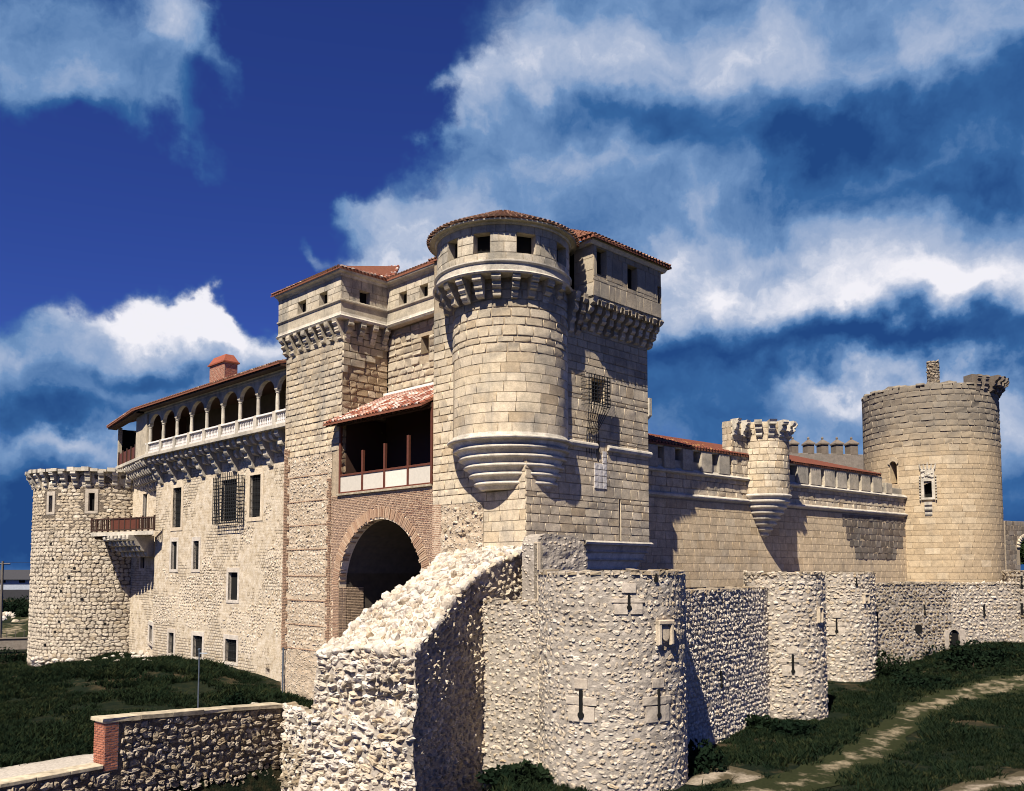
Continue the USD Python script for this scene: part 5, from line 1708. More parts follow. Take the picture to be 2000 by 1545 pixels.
# ------------------------------------------------------------------ curtain wall to the right
D = np.array([0.762, 0.648])
K0 = np.array([7.52, 47.7]) - D * 3
CU = Path([K0, K0 + D * 35.0])
T = Thing('curtain_wall', (*K0, -7), 'long castle wall of tan ashlar with merlons under a low red tiled roof', 'wall')
zcl = CU.hit(1400, 976)[1]; zcu = CU.hit(1360, 924)[1]
zev = CU.hit(1400, 885)[1]
ue = CU.hit(1712, 925)[0]
v, f, uv = sheet(CU, 0, CU.L, -8, zcu, .6, .6, off=-.024, rough=.006)
wl = T.part('wall', (v, f), 'joint', uv=uv)
items = ashlar(CU, 1.5, 34, -1.0, zcl - .2, .44, .78, joint=.011, rough=.003, tilt=.003, bev=.007, seed=110)
T.pieces('stone_block', items, 'ashlar_curtain', wl, cap=220)
dk0, dk1 = CU.hit(1645, 1040)[0], CU.hit(1768, 1040)[0]
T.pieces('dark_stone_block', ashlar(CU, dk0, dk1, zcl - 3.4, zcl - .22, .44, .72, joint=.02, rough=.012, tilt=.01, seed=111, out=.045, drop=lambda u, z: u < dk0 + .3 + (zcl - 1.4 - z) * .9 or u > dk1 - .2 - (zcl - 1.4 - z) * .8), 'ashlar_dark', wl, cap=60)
T.pieces('parapet_block', ashlar(CU, 1.5, 34, zcl + .1, zcu, .44, .72, joint=.03, rough=.014, tilt=.014, bev=.02, seed=112), 'ashlar', wl, cap=120)
T.part('string_course', sweep(CU, 0, 34.2, [(-.05, zcl - .12), (.16, zcl - .02), (.22, zcl + .06), (.2, zcl + .12), (-.05, zcl + .22)], 1), 'moulding')
T.part('string_course', sweep(CU, 0, 34.2, [(-.05, zcu - .18), (.16, zcu - .12), (.24, zcu - .04), (.02, zcu + .16), (-.3, zcu + .16)], 1), 'moulding')
T.part('parapet_back', box_on(CU, 0, ue, zcu, zev, -1.3, -1.2), 'painted_dark')  # near-black back that paints the shade between the merlons
pr = T.part('low_parapet', box_on(CU, 0, ue + 4, zcu + .1, zcu + .62, -.5, -.04, .02), 'ashlar_parapet')
us0 = CU.hit(1427, 900)[0]; us1 = CU.hit(1546, 930)[0]
ml = [(px0, px1) for px0, px1 in ((1292, 1318), (1329, 1353.5), (1364.5, 1390), (1399.5, 1424), (1553, 1577), (1579, 1602), (1606, 1629), (1630.5, 1652), (1654.5, 1675), (1678, 1698), (1700.5, 1721), (1726, 1740))]
for i, (x0, x1) in enumerate(ml):
    y = 905 + (x0 - 1292) * .1
    a, b = CU.hit(x0, y)[0] + .06, CU.hit(x1, y)[0] - .14
    t = zev - .05 if x1 < 1722 else zcu + .9
    m = T.part('merlon', box_on(CU, a, b, zcu + .10, t, -.5, .16, .02), 'ashlar_parapet')
T.part('merlon', box_on(CU, 2.2, CU.hit(1281, 900)[0], zcu + .10, zev - .05, -.5, .16, .02), 'ashlar_parapet')
T.part('eave', sweep(CU, 0, ue, [(-.5, zev - .08), (.05, zev - .08), (.14, zev + .06), (-.5, zev + .08)], 1), 'moulding')
# roof in two slopes of tiles, hipped at the far end
er = lambda u, off, z: np.array([*CU.pos(u, 0, off)[:2], z])
urd = CU.hit(1545, 880)[0] + 1.5
zrd = zat(CU.pos(6, 0, -3.3)[1], 846)
rfp, items = tiled(T, (er(0, .2, zev + .08), er(ue + .3, .2, zev + .08), er(ue - 5.5, -3.4, zrd), er(0, -3.4, zrd)), 'roof', 'clay_tile', width=.28, show=.4, seed=115)
T.pieces('roof_tile', items, 'clay_tile', rfp, cap=300)
T.part('roof', (np.array([er(ue + .3, .3, zev + .1), er(ue + .3, -7, zev + .1), er(ue - 5.5, -3.4, zrd)]), np.array([(0, 1, 2)])), 'clay_red')
T.part('roof', (np.array([er(ue + .3, -7, zev + .1), er(0, -7, zev + .1), er(0, -3.4, zrd), er(ue - 5.5, -3.4, zrd)]), np.array([(0, 1, 2, 3)])), 'clay_red')
T.part('core', sweep(CU, 0, 34.5, [(-1.5, -8), (-1.4, -8), (-1.4, zcu), (-1.5, zcu)], 5), 'vault')
# bartizan on the curtain
sc = CU.hit(1492, 1113)[0]
TCc = CU.pos(sc, 0, 0)[:2]
TR = 1.65
a_n = math.degrees(math.atan2(-D[0], D[1]))
TP = arc(TCc, TR, a_n - 95, a_n + 125, 60)
zl = zat(53.4, 966); ztp = zat(53.6, 824); ztip = CU.hit(1497, 1054)[1]
ts = T.part('wall_turret', (sheet(TP, 0, TP.L, zl, ztp - .1, .25, .4, off=-.024, rough=.005)[:2]), 'joint')
T.pieces('stone_block', ashlar(TP, 0, TP.L, zl + .05, ztp - .05, .42, .52, joint=.018, rough=.01, tilt=.01, seed=118), 'ashlar', ts, cap=120)
for k in range(9):
    T.part('corbel', corbel(TP, .3 + k * .68, ztp, .55, 1.05, .34, 3), 'moulding', ts)
cone = []
nb = 8
for b in range(nb):
    for s in (0, .12, .3, .48, .6, .95):
        t = (b + (max(0, s - .55)) * 2.2) / nb
        add = .10 * math.sqrt(max(0, 1 - ((s - .3) / .3) ** 2)) if s <= .6 else -.02
        cone.append((max(.02, (TR + .04) * (1 - t ** 1.25) + add), zl + .06 + (ztip - zl) * (b + s) / nb))
T.part('turret_corbel', lathe(TCc, cone[::-1], 40), 'moulding', ts)
# square shoulder of the turret standing on the wall walk
SQ = Path([CU.pos(us0, 0, .1)[:2], CU.pos(sc - .6, 0, .1)[:2]])
zq = CU.hit(1445, 936)[1]
T.part('turret_shoulder', prism([CU.pos(us0, 0, .08)[:2], CU.pos(sc, 0, .08)[:2], CU.pos(sc + 1.3, 0, -.6)[:2], CU.pos(sc + 1.3, 0, -1.0)[:2], CU.pos(us0, 0, -.55)[:2]], zq - .1, ztp - .1), 'joint', ts)
T.pieces('stone_block', ashlar(SQ, 0, SQ.L, zq - .05, ztp - .1, .42, .55, joint=.02, rough=.012, tilt=.012, seed=119, holes=[(.55, .95, zq + .85, zq + 1.25)]), 'ashlar', ts, cap=60)
SQ2 = Path([CU.pos(us0, 0, -.6)[:2], CU.pos(us0, 0, .1)[:2]])
T.pieces('stone_block', ashlar(SQ2, 0, SQ2.L, zq - .05, ztp - .1, .42, .45, joint=.02, rough=.012, tilt=.012, seed=129), 'ashlar', ts, cap=20)
for k in range(3):
    T.part('corbel', corbel(SQ, .2 + k * .95, ztp, .5, 1.05, .34, 3), 'moulding', ts)
T.part('turret_core', lathe(TCc, [(TR - .15, zl), (TR - .15, ztp - .12), (.01, ztp - .12)], 30), 'ashlar', ts)

# ------------------------------------------------------------------ inner battlement seen over the roof
yb = 84.0
i0, i1 = at(1500, yb)[:2], at(1705, yb + 2)[:2]
T = Thing('inner_battlement', (*i0, 5), 'far battlement with pyramid-capped merlons seen over the red roof', 'wall')
IB = Path([i0, i1])
z0 = IB.hit(1620, 886)[1]
bm = T.part('wall', box_on(IB, 0, IB.L, -7, z0, -1.2, 0, .03), 'ashlar_dark')
for x, wd in ((1553, 8.5), (1584, 8.5), (1611.5, 9), (1640, 9), (1668.5, 10)):
    u, _ = IB.hit(x, 870)
    hw = wd / 1700 * yb
    zt = IB.hit(x, 868)[1]
    m = T.part('merlon', box_on(IB, u - hw * .82, u + hw * .82, z0 - .1, zt, -1.0, 0.0, .02), 'ashlar_dark')
    q = [IB.pos(u + a * hw, zt, o) for a, o in ((-1, .1), (1, .1), (1, -1.1), (-1, -1.1))] + [IB.pos(u + a * hw, zt + .14, o) for a, o in ((-1, .1), (1, .1), (1, -1.1), (-1, -1.1))] + [IB.pos(u, zt + .62, -.5)]
    T.part('pyramid_cap', (np.array(q), np.array([(0, 1, 5), (0, 5, 4), (1, 2, 6), (1, 6, 5), (2, 3, 7), (2, 7, 6), (3, 0, 4), (3, 4, 7), (4, 5, 8), (5, 6, 8), (6, 7, 8), (7, 4, 8)])), 'ashlar_dark', m)
    T.part('ball', lathe(IB.pos(u, 0, -.5)[:2], [(.01, zt + .52), (.13, zt + .62), (.13, zt + .72), (.01, zt + .84)], 8), 'ashlar_dark', m)

# ------------------------------------------------------------------ round keep
KC = np.array([34.1, 70.6])
KR = 5.06
KP = arc(KC, KR, 120, 400, 110)
T = Thing('round_keep', (*KC, -6), 'big round castle tower, darker weathered at the top, with a stub of chimney', 'tower')
zt = zat(65.8, 748)
k1 = KP.rect(1739, 903, 1752, 944); k2 = KP.rect(1805, 940, 1820, 972); k3 = KP.rect(1760, 778, 1766, 785)
v, f, uv = sheet(KP, 0, KP.L, -8, zt + .2, .35, .45, holes=[k1, k2], off=-.028, rough=.006, top=lambda u: zt + .12 * np.sin(u * 1.7) + .1 * np.sin(u * 4.1))
wl = T.part('wall', (v, f), 'ashlar_keep', uv=uv)
ua, ub = KP.hit(1695, 900)[0] - 1.2, KP.hit(1962, 900)[0] + 1.2
zm = zat(65.8, 868)
pad = [(k1[0] - .12, k1[1] + .12, k1[2] - .1, k1[3] + .3), (k2[0] - .3, k2[1] + .3, k2[2] - .6, k2[3] + 1.3)]
T.pieces('stone_block', ashlar(KP, ua, ub, zm, zt, .46, .8, joint=.035, rough=.02, tilt=.02, bev=.03, seed=120, holes=pad, skip=.006), 'ashlar_keep', wl, cap=200)
T.pieces('smooth_block', ashlar(KP, ua, ub, -1.6, zm, .46, .85, joint=.012, rough=.004, tilt=.003, bev=.008, seed=121, holes=pad), 'ashlar_keep', wl, cap=100)
w = opening(T, KP, k1, .8, wl, 'ashlar_keep')
mu, hwid = (k1[0] + k1[1]) / 2, (k1[1] - k1[0]) / 2
hood = Polygon([(mu + (hwid + .16) * math.cos(t), k1[3] - .05 + (hwid + .22) * math.sin(t)) for t in np.linspace(0, np.pi, 13)] + [(mu + hwid * math.cos(t), k1[3] - .2 + hwid * math.sin(t)) for t in np.linspace(np.pi, 0, 13)])
T.part('arch_hood', cut_panel(KP, hood, -.05, .1), 'ashlar_keep', w)
w = opening(T, KP, k2, .6, wl, 'moulding', frame=.2, frame_mat='moulding', out=.12)
u0, u1, z0, z1 = k2
for k in range(9):
    for s in (u0 - .28, u1 + .28):
        T.part('carved_knob', box_on(KP, s - .05, s + .05, z0 + k * .22 - .2, z0 + k * .22 - .08, 0, .16, .02), 'moulding', w)
T.part('carved_panel', box_on(KP, u0 - .2, u1 + .2, z1 + .25, z1 + .95, -.02, .1, .02), 'moulding', w)
rng = np.random.default_rng(122)
for k in range(16):
    a, b = u0 - .15 + rng.uniform(0, 1) * (u1 - u0 + .3), z1 + .3 + rng.uniform(0, .6)
    c = KP.pos(a, b, .1)
    m = trimesh.creation.icosphere(1, rng.uniform(.06, .11))
    T.part('carving', (np.array(m.vertices) + c, np.array(m.faces)), 'moulding', w)
for k in range(5):
    a = u0 - .2 + k * (u1 - u0 + .4) / 4
    T.part('crest_leaf', bar(KP.pos(a, z1 + .95, .05), KP.pos(a + .05 * (k - 2), z1 + 1.35 + .12 * (k == 2), .12), .09, 5, .02), 'moulding', w)
T.part('bracket', corbel(KP, (u0 + u1) / 2, z0 - .35, .35, 1.1, .5, 3), 'moulding', w)
# chimney stub and broken corbels on the rim
cu = KP.hit(1824, 745)[0]
cp = KP.pos(cu, 0, -.5)[:2]
zc1 = zat(cp[1], 707)
cb = T.part('chimney_stub', lathe(cp, [(.42, zt - .2), (.43, zt + .6), (.40, zt + 1.2), (.42, zc1), (.01, zc1 + .02)], 12), 'ashlar_dark')
CB = arc(cp, .42, 150, 390, 24)
T.pieces('stone', rubble(CB, 0, CB.L, zt, zc1 - .05, .30, .2, .95, .05, seed=123), 'rubble_brown', cb, cap=40)
uc0, uc1 = KP.hit(1909, 750)[0], KP.hit(1964, 750)[0] + 1.4
for k in range(8):
    u = uc0 + (uc1 - uc0) * k / 7
    T.part('corbel', corbel(KP, u, zt + .62, .75 if k > 1 else .3, 1.25, .36, 3), 'ashlar_dark', wl)
T.part('rim_block', long_box(KP, uc0 - .5, uc1, zt - .05, zt + .66, -.9, .02), 'ashlar_dark', wl)
T.part('core', lathe(KC, [(KR - 1.0, -8), (KR - 1.0, zt - .2), (.01, zt - .2)], 40), 'vault')  # unseen drum put inside the keep to block light
rs = []
for k in range(34):
    u = ua + (ub - ua) * k / 33
    if abs(u - cu) < .5 or u > uc0 - .5:
        continue
    rs.append(long_box(KP, u - .32, u + .3, zt - .2, zt + RNG.uniform(-.05, .14), -.9, RNG.uniform(-.05, .06)))
T.pieces('rim_stone', rs, 'ashlar_keep', wl)

# ------------------------------------------------------------------ outer wall (barbican) of mortar and rubble
def slit(T, S, px, y0, y1, parent, wpx=4.0, round_=True, blocks=True):
    """An arrow slit with a round foot, as near-black painted shade between pale dressed stones."""
    u, za = S.hit(px, y0); _, zb = S.hit(px, y1)
    d = proj(S.pos(u, za))[2]
    hw = wpx / 2 / FPX * d * 1.15
    w = T.part('arrow_slit', box_on(S, u - hw, u + hw, zb + .12, za, -.02, .075), 'painted_dark', parent)
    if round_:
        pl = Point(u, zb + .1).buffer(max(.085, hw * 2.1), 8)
        T.part('round_foot', cut_panel(S, pl, -.02, .078), 'painted_dark', w)
    if blocks:
        H = za - zb
        for a0, a1, b0, b1 in ((u - .52, u - hw, zb - .15, zb + H * .42), (u + hw, u + .5, zb - .15, zb + H * .42), (u - .62, u - hw, zb + H * .44, zb + H * .75), (u + hw, u + .58, zb + H * .44, zb + H * .75),
                               (u - .26, u + .26, za + .02, za + .38)):
            T.part('slit_stone', block(S, a0, a1, b0, b1, .058, .05, .02, .008, .006, 3), 'slit_stone', w)
    return w


def shield_panel(T, S, px0, py0, px1, py1, parent):
    u0, u1, z0, z1 = S.rect(px0, py0, px1, py1, .1)
    fr = (u1 - u0) * .2
    w = T.part('carved_panel', box_on(S, u0 + fr, u1 - fr, z0, z1 - fr, 0, .04), 'surround_warm', parent)
    T.part('frame', box_on(S, u0, u0 + fr, z0 - .1, z1, -.05, .2, .03), 'surround_warm', w)
    T.part('frame', box_on(S, u1 - fr, u1, z0 - .1, z1, -.05, .2, .03), 'surround_warm', w)
    T.part('frame', box_on(S, u0, u1, z1 - fr, z1 + .02, -.05, .22, .03), 'surround_warm', w)
    m, h = (u0 + u1) / 2, (u1 - u0) * .24
    pl = Polygon([(m - h, z1 - fr * 1.7), (m - h, z0 + (z1 - z0) * .35)] + [(m + h * math.sin(t), z0 + (z1 - z0) * .35 - h * 1.3 * math.cos(t)) for t in np.linspace(-1.3, 1.3, 9)] + [(m + h, z0 + (z1 - z0) * .35), (m + h, z1 - fr * 1.7)])
    T.part('shield', cut_panel(S, pl, 0, .13), 'surround_warm', w)


def outer_face(T, S, u0, u1, z0, z1, seed, sw=.42, sh=.34, fill=.72, h=.05, mat='rubble', mmat='mortar', holes=(), cap=300, rough=.055, res=.13, mask=None, topdark=True, big=.35):
    v, f, uv = sheet(S, u0, u1, z0, z1, res, res, holes=holes, rough=rough, freq=2.6, seed=seed)
    w = T.part('wall', (v, f), mmat, uv=uv)
    it = rubble(S, u0, u1, z0, z1, sw, sh, fill, h, holes=holes, seed=seed, mask=mask, big=big)
    T.pieces('stone', it, mat, w, cap=cap)
    cp = []
    rng = np.random.default_rng(seed + 500)
    a = u0
    while a < u1 - .1:
        b = min(u1, a + rng.uniform(.25, .55))
        cp.append(block(S, a + .015, b - .015, z1 - .16, z1 + rng.uniform(-.02, .10), .04 + rng.uniform(-.02, .03), .5, .04, .02, .03, 3, rng))
        a = b
    T.pieces('coping_stone', cp, 'rubble_brown', w, cap=60)
    return w


def round_outer(label, px, y, r, ztop, seed, a0=150, a1=385, group=None, zbot=-8.2, **kw):
    c = at(px, y)[:2]
    T = Thing('outer_tower', (*c, zbot), label, 'tower', group)
    S = arc(c, r, a0, a1, 72)
    w = outer_face(T, S, 0, S.L, zbot, ztop, seed, **kw)
    T.part('core', lathe(c, [(r - .4, zbot), (r - .4, ztop - .05), (.01, ztop - .05)], 32), 'mortar')
    return T, S, w, c


def flat_outer(label, p0, p1, ztop, seed, zbot=-8.4, cat='wall', name='outer_wall', thick=1.1, **kw):
    T = Thing(name, (*p0, zbot), label, cat)
    S = Path([p0, p1])
    w = outer_face(T, S, 0, S.L, zbot, ztop, seed, **kw)
    T.part('core', box_on(S, 0, S.L, zbot, ztop - .06, -thick, -.15), 'mortar')
    return T, S, w


# nearest round tower of the outer wall
zb1 = zat(30.4, 1116)
T, B1, w, B1c = round_outer('largest and nearest round outer tower, grey mortar and pale rubble, with two long arrow slits', 1193.5, 33.0, 2.74, zb1, 130, sw=.30, sh=.25, fill=.62, h=.028, res=.085, rough=.06, big=.42, cap=300)
slit(T, B1, 1135.5, 1347, 1402, w, 5.5); slit(T, B1, 1285, 1345, 1402, w, 3.5); slit(T, B1, 1228, 1160, 1192, w, 3.2); slit(T, B1, 1279.5, 1120, 1138, w, 3.0, blocks=False)
shield_panel(T, B1, 1284, 1212, 1313, 1254, w)
# curtain between the ruin and that tower
flat_outer('buff rubble wall between the broken ramp and the large near round tower', (-2.2, 36.6), (1.45, 33.5), zat(34.8, 1174), 131, sw=.33, sh=.23, fill=.58, h=.032, res=.10, rough=.07, big=.42)
# wall in raking light right of the tower
T, C2, w = flat_outer('wall of coarse pebbly rubble in raking light, right of the large near round tower', (5.75, 34.1), (13.6, 44.7), zat(38.5, 1151), 132, sw=.24, sh=.19, fill=.8, h=.038, res=.10, rough=.07, big=.4, cap=300, mat='rubble')
slit(T, C2, 1407, 1310, 1345, w, 2.5, blocks=False)
# second tower
T, B2, w, B2c = round_outer('narrow rubble tower of the outer wall with one cross-shaped arrow slit', 1530, 45.0, 1.98, zat(43, 1119), 133, sw=.32, sh=.24, fill=.72, h=.04, rough=.08, big=.42, res=.1)
slit(T, B2, 1548, 1278, 1315, w, 3.2)
u, z = B2.hit(1548, 1294)
T.part('cross_bar', box_on(B2, u - .28, u + .28, z - .02, z + .02, 0, .08), 'painted_dark', w)  # near-black bar painting the shade of the cross slit
shield_panel(T, B2, 1598, 1186, 1605, 1212, w)
# third tower and link
flat_outer('short rubble wall linking the narrow tower to the tower behind it', (B2c + [1.2, 1.0]), at(1600, 55.5)[:2], zat(50, 1125), 134, res=.3, cap=40)
T, B3, w, B3c = round_outer('pale rubble tower of the outer wall behind the narrow one', 1640, 56.5, 2.08, zat(54.5, 1118), 135, sw=.34, sh=.25, fill=.72, h=.045, zbot=-8.0, rough=.08, big=.42)
slit(T, B3, 1634, 1208, 1236, w, 2.6); slit(T, B3, 1672, 1128, 1145, w, 2.0, blocks=False)
shield_panel(T, B3, 1687, 1160, 1697, 1176, w)
# far stretches
T, C3, w = flat_outer('grey rubble wall with a dark hole, between the pale tower and the arched door', B3c + [1.7, .6], at(1856, 60.2)[:2], zat(58, 1138), 136, zbot=-7.8, sw=.34, sh=.24, fill=.8, h=.055, res=.2, rough=.08, mat='rubble_brown')
slit(T, C3, 1712, 1195, 1212, w, 2.4, blocks=False); slit(T, C3, 1805, 1180, 1202, w, 2.4, blocks=False)
u, z = C3.hit(1793, 1228)
T.part('putlog_hole', cut_panel(C3, Point(u, z).buffer(.32, 6), -.02, .085), 'painted_dark', w)  # near-black disc painting the shade in the hole
dr = None
p0, p1 = at(1855, 60.1)[:2], at(1990, 61.9)[:2]
S = Path([p0, p1])
dr = S.rect(1852, 1230, 1873, 1274)
T, C4, w = flat_outer('pale far rubble wall with a small arched door at the right', p0, p1, zat(61, 1139), 137, zbot=-7.8, sw=.36, sh=.24, fill=.75, h=.045, res=.22, rough=.05, holes=[(dr[0], dr[1], -8.0, dr[3])])
T.part('core_left', box_on(C4, 0, .05, -7.8, -1, -1, -.2), 'mortar')
d = opening(T, C4, (dr[0], dr[1], -7.9, dr[3]), .05, None, 'slit_stone', name='doorway', o0=.07)
mu, hwid = (dr[0] + dr[1]) / 2, (dr[1] - dr[0]) / 2
sp = Polygon([(dr[0] - .02, dr[3] - hwid), (dr[0] - .02, dr[3] + .03), (dr[1] + .02, dr[3] + .03), (dr[1] + .02, dr[3] - hwid)] + [(mu + hwid * math.cos(t), dr[3] - hwid + hwid * math.sin(t)) for t in np.linspace(0.02, np.pi - .02, 11)]).buffer(0)
for gm in getattr(sp, 'geoms', [sp]):
    T.part('door_arch', cut_panel(C4, gm, -.1, .08), 'slit_stone', d)
T.part('jamb', box_on(C4, dr[0] - .35, dr[0], -7.5, dr[3], -.05, .09, .02), 'slit_stone', d)
T.part('jamb', box_on(C4, dr[1], dr[1] + .5, -7.5, dr[3], -.05, .09, .02), 'slit_stone', d)
slit(T, C4, 1921, 1180, 1204, w, 2.6, blocks=False)
T, B4, w, _ = round_outer('grey rubble tower of the outer wall cut off by the right edge', 2026, 63.0, 2.2, zat(60.8, 1114), 138, zbot=-7.8, sw=.42, sh=.3, fill=.8, h=.07, res=.2, mat='rubble_brown')
slit(T, B4, 1996, 1125, 1147, w, 2.5, blocks=False); slit(T, B4, 1996, 1178, 1200, w, 4, blocks=False)

# ------------------------------------------------------------------ broken ramp of rubble in front of the gate
T = Thing('ruined_wall', (-5, 34.5, -9), 'broken thick wall of big pale rubble sloping down in front of the gate', 'ruined wall')
LB = np.array([(-7.6, 34.3, -3.3), (-6.9, 35.35, -2.85), (-6.5, 35.95, -2.45), (-6.2, 36.4, -1.85), (-5.3, 37.7, -1.1), (-4.3, 39.3, -.3), (-3.5, 40.5, .45), (-3.2, 41.3, .75)])
RB = np.array([(-3.5, 30.5, -2.85), (-2.95, 32.0, -2.3), (-2.53, 33.1, -1.55), (-2.03, 34.45, -.8), (-1.5, 35.5, -.2), (-.5, 36.7, .35), (.35, 37.55, .75), (.95, 38.15, .95)])


def along(B, t):
    t = np.clip(np.asarray(t, float), 0, 1) * (len(B) - 1)
    i = np.clip(t.astype(int), 0, len(B) - 2)
    k = (t - i)[..., None]
    return B[i] * (1 - k) + B[i + 1] * k


def lump(P, a, s, seed):
    return (fbm(P * s, 4, seed) - .5) * 2 * a


def top_fn(u, v):
    a = np.asarray(u) / 4.8; b = np.asarray(v) / 8.4
    k = np.clip(a, 0, 1)[..., None]
    P = along(LB, b) * (1 - k) + along(RB, b) * k
    P = P + (a - np.clip(a, 0, 1))[..., None] * (along(RB, b) - along(LB, b))
    P[..., 2] += .28 * np.sin(np.pi * np.clip(a, 0, 1)) * (.4 + .6 * np.sin(np.pi * np.clip(b, 0, 1))) + lump(P, .16, .7, 141)
    return P


def front_fn(u, v):
    a = (np.asarray(u) / 5.6)[..., None]; b = (np.asarray(v) / 6.6)[..., None]
    t0, t1 = LB[0] + [.1, 0, 0], RB[0]
    b0, b1 = np.array([-8.15, 33.4, -9.7]), np.array([-3.3, 29.95, -9.7])
    P = (b0 * (1 - a) + b1 * a) * (1 - b) + (t0 * (1 - a) + t1 * a) * b
    n = np.array([-.64, -.77, 0])
    d = lump(P, .28, .55, 142) - .42 * np.exp(-((P[..., 0] + 4.6) / 1.1) ** 2 - ((P[..., 2] + 4.6) / .55) ** 2) - .3 * np.exp(-((P[..., 0] + 6.2) / .9) ** 2 - ((P[..., 2] + 5.0) / .4) ** 2)
    return P + n * d[..., None]


def side_fn(u, v):
    a = np.asarray(u) / 9.0; b = (np.asarray(v) / 8.5)[..., None]
    t = along(RB, a); bt = t.copy(); bt[..., 2] = -9.4; bt[..., 0] += .12; bt[..., 1] -= .05
    P = bt * (1 - b) + t * b
    n = np.array([.94, -.34, 0])
    return P + n * lump(P, .2, .7, 143)[..., None]


def left_fn(u, v):
    a = 1 - np.asarray(u) / 8.0; b = (np.asarray(v) / 7.0)[..., None]
    t = along(LB, a); bt = t.copy(); bt[..., 2] = -9.4
    return bt * (1 - b) + t * b


TOP, FRO, SID, LEF = Patch(top_fn, 4.8, 8.4), Patch(front_fn, 5.6, 6.6), Patch(side_fn, 9.0, 8.5), Patch(left_fn, 8, 7)
for nm, S, a, b, mm in (('top_face', TOP, 4.8, 8.4, 'rubble_white'), ('end_face', FRO, 5.6, 6.6, 'mortar'), ('side_face', SID, 9.0, 8.5, 'mortar'), ('hidden_face', LEF, 8, 7, 'mortar')):
    v, f, uv = sheet(S, *((-.1, a + .1, 0, b + .05) if nm == 'end_face' else (0, a, 0, b)), .13, .13, rough=.06, freq=3, seed=144)
    p = T.part(nm, (v, f), mm, uv=uv)
    if nm == 'top_face':
        split_pieces(T, 'stone', rubble(S, 0.05, a - .02, 0, b, .36, .33, .92, .12, seed=145, big=.45), ('rubble_white', 'rubble'), p, 300, 1)
        rng = np.random.default_rng(149)
        ed = []
        for k in range(120):      # ragged stones along the left crest and the front lip
            q = top_fn(np.array(rng.uniform(-.15, .3)), np.array(rng.uniform(0, 8.2))) if k < 46 else top_fn(np.array(rng.uniform(0, 4.8)), np.array(rng.uniform(-.1, .25))) if k < 70 else top_fn(np.array(rng.uniform(4.65, 4.85)), np.array(rng.uniform(0, 8.2)))
            m = trimesh.creation.icosphere(1, rng.uniform(.12, .24))
            ed.append((np.array(m.vertices) * rng.uniform(.7, 1.2, 3) * (1 + rng.normal(0, .07, (len(m.vertices), 1))) + q, np.array(m.faces)))
        T.pieces('crest_stone', ed, 'rubble_white', p, cap=120)
    elif nm == 'end_face':
        split_pieces(T, 'stone', rubble(S, -.1, a + .12, 0, b, .42, .29, .95, .14, seed=146, big=.5), ('rubble_white', 'rubble'), p, 300, 2)
    elif nm == 'side_face':
        T.pieces('stone', rubble(S, 0.0, a, 0, b, .32, .24, .82, .085, seed=147), 'rubble_tan', p, cap=260)
# heap at its foot
rng = np.random.default_rng(148)
hp = []
for k in range(60):
    x, y = rng.uniform(-7.3, -4.2), 0
    t = rng.uniform(0, 1)
    p = np.array([-8.0, 33.2]) * (1 - t) + np.array([-5.6, 30.6]) * t + rng.normal(0, .45, 2)
    r = rng.uniform(.14, .4)
    m = trimesh.creation.icosphere(1, r)
    v = np.array(m.vertices) * rng.uniform(.6, 1.2, 3) * (1 + rng.normal(0, .08, (len(m.vertices), 1)))
    hp.append((v + [*p, -8.85 + .5 * math.exp(-((t - .5) * 3) ** 2) + rng.uniform(-.2, .25)], np.array(m.faces)))
T.pieces('fallen_stone', hp, 'rubble_white', None, cap=60)

# ------------------------------------------------------------------ walls of the approach road
T = Thing('bridge_wall', (*LW0, -9.5), 'dark stone parapet wall of the approach road with a sloping stone coping', 'wall')
LWp = Path([LW0, LW1])
zA, zB = zat(LW0[1], 1402), zat(LW1[1], 1374)
ztop = lambda u: zA + (zB - zA) * np.asarray(u) / LWp.L
v, f, uv = sheet(LWp, 0, LWp.L, -9.8, zA - .1, .12, .12, rough=.06, freq=2.5, seed=150, top=lambda u: ztop(u) - .1)
w = T.part('wall', (v, f), 'mortar_brown', uv=uv)
T.pieces('stone', rubble(LWp, .55, LWp.L, -9.7, zA - .15, .29, .22, 1.05, .07, seed=151, top=lambda u: float(ztop(u)) - .12, big=.4), 'rubble_brown', w, cap=300)
T.part('core', box_on(LWp, 0, LWp.L, -9.8, zB - .12, -.55, -.1), 'mortar_brown')
n = 6
for i in range(n):
    a, b = LWp.L * i / n + .006, LWp.L * (i + 1) / n - .006
    q = []
    for dz in (-.14, 0):
        for u, o in ((a, .1), (b, .1), (b, -.72), (a, -.72)):
            q.append(LWp.pos(u - (.12 if i == 0 and u == a else 0), ztop(u) + dz + RNG.normal(0, .012), o + RNG.normal(0, .018)))
    T.part('coping_slab', (np.array(q), np.array([(0, 1, 5, 4), (1, 2, 6, 5), (2, 3, 7, 6), (3, 0, 4, 7), (4, 5, 6, 7), (3, 2, 1, 0)])), 'coping', w)
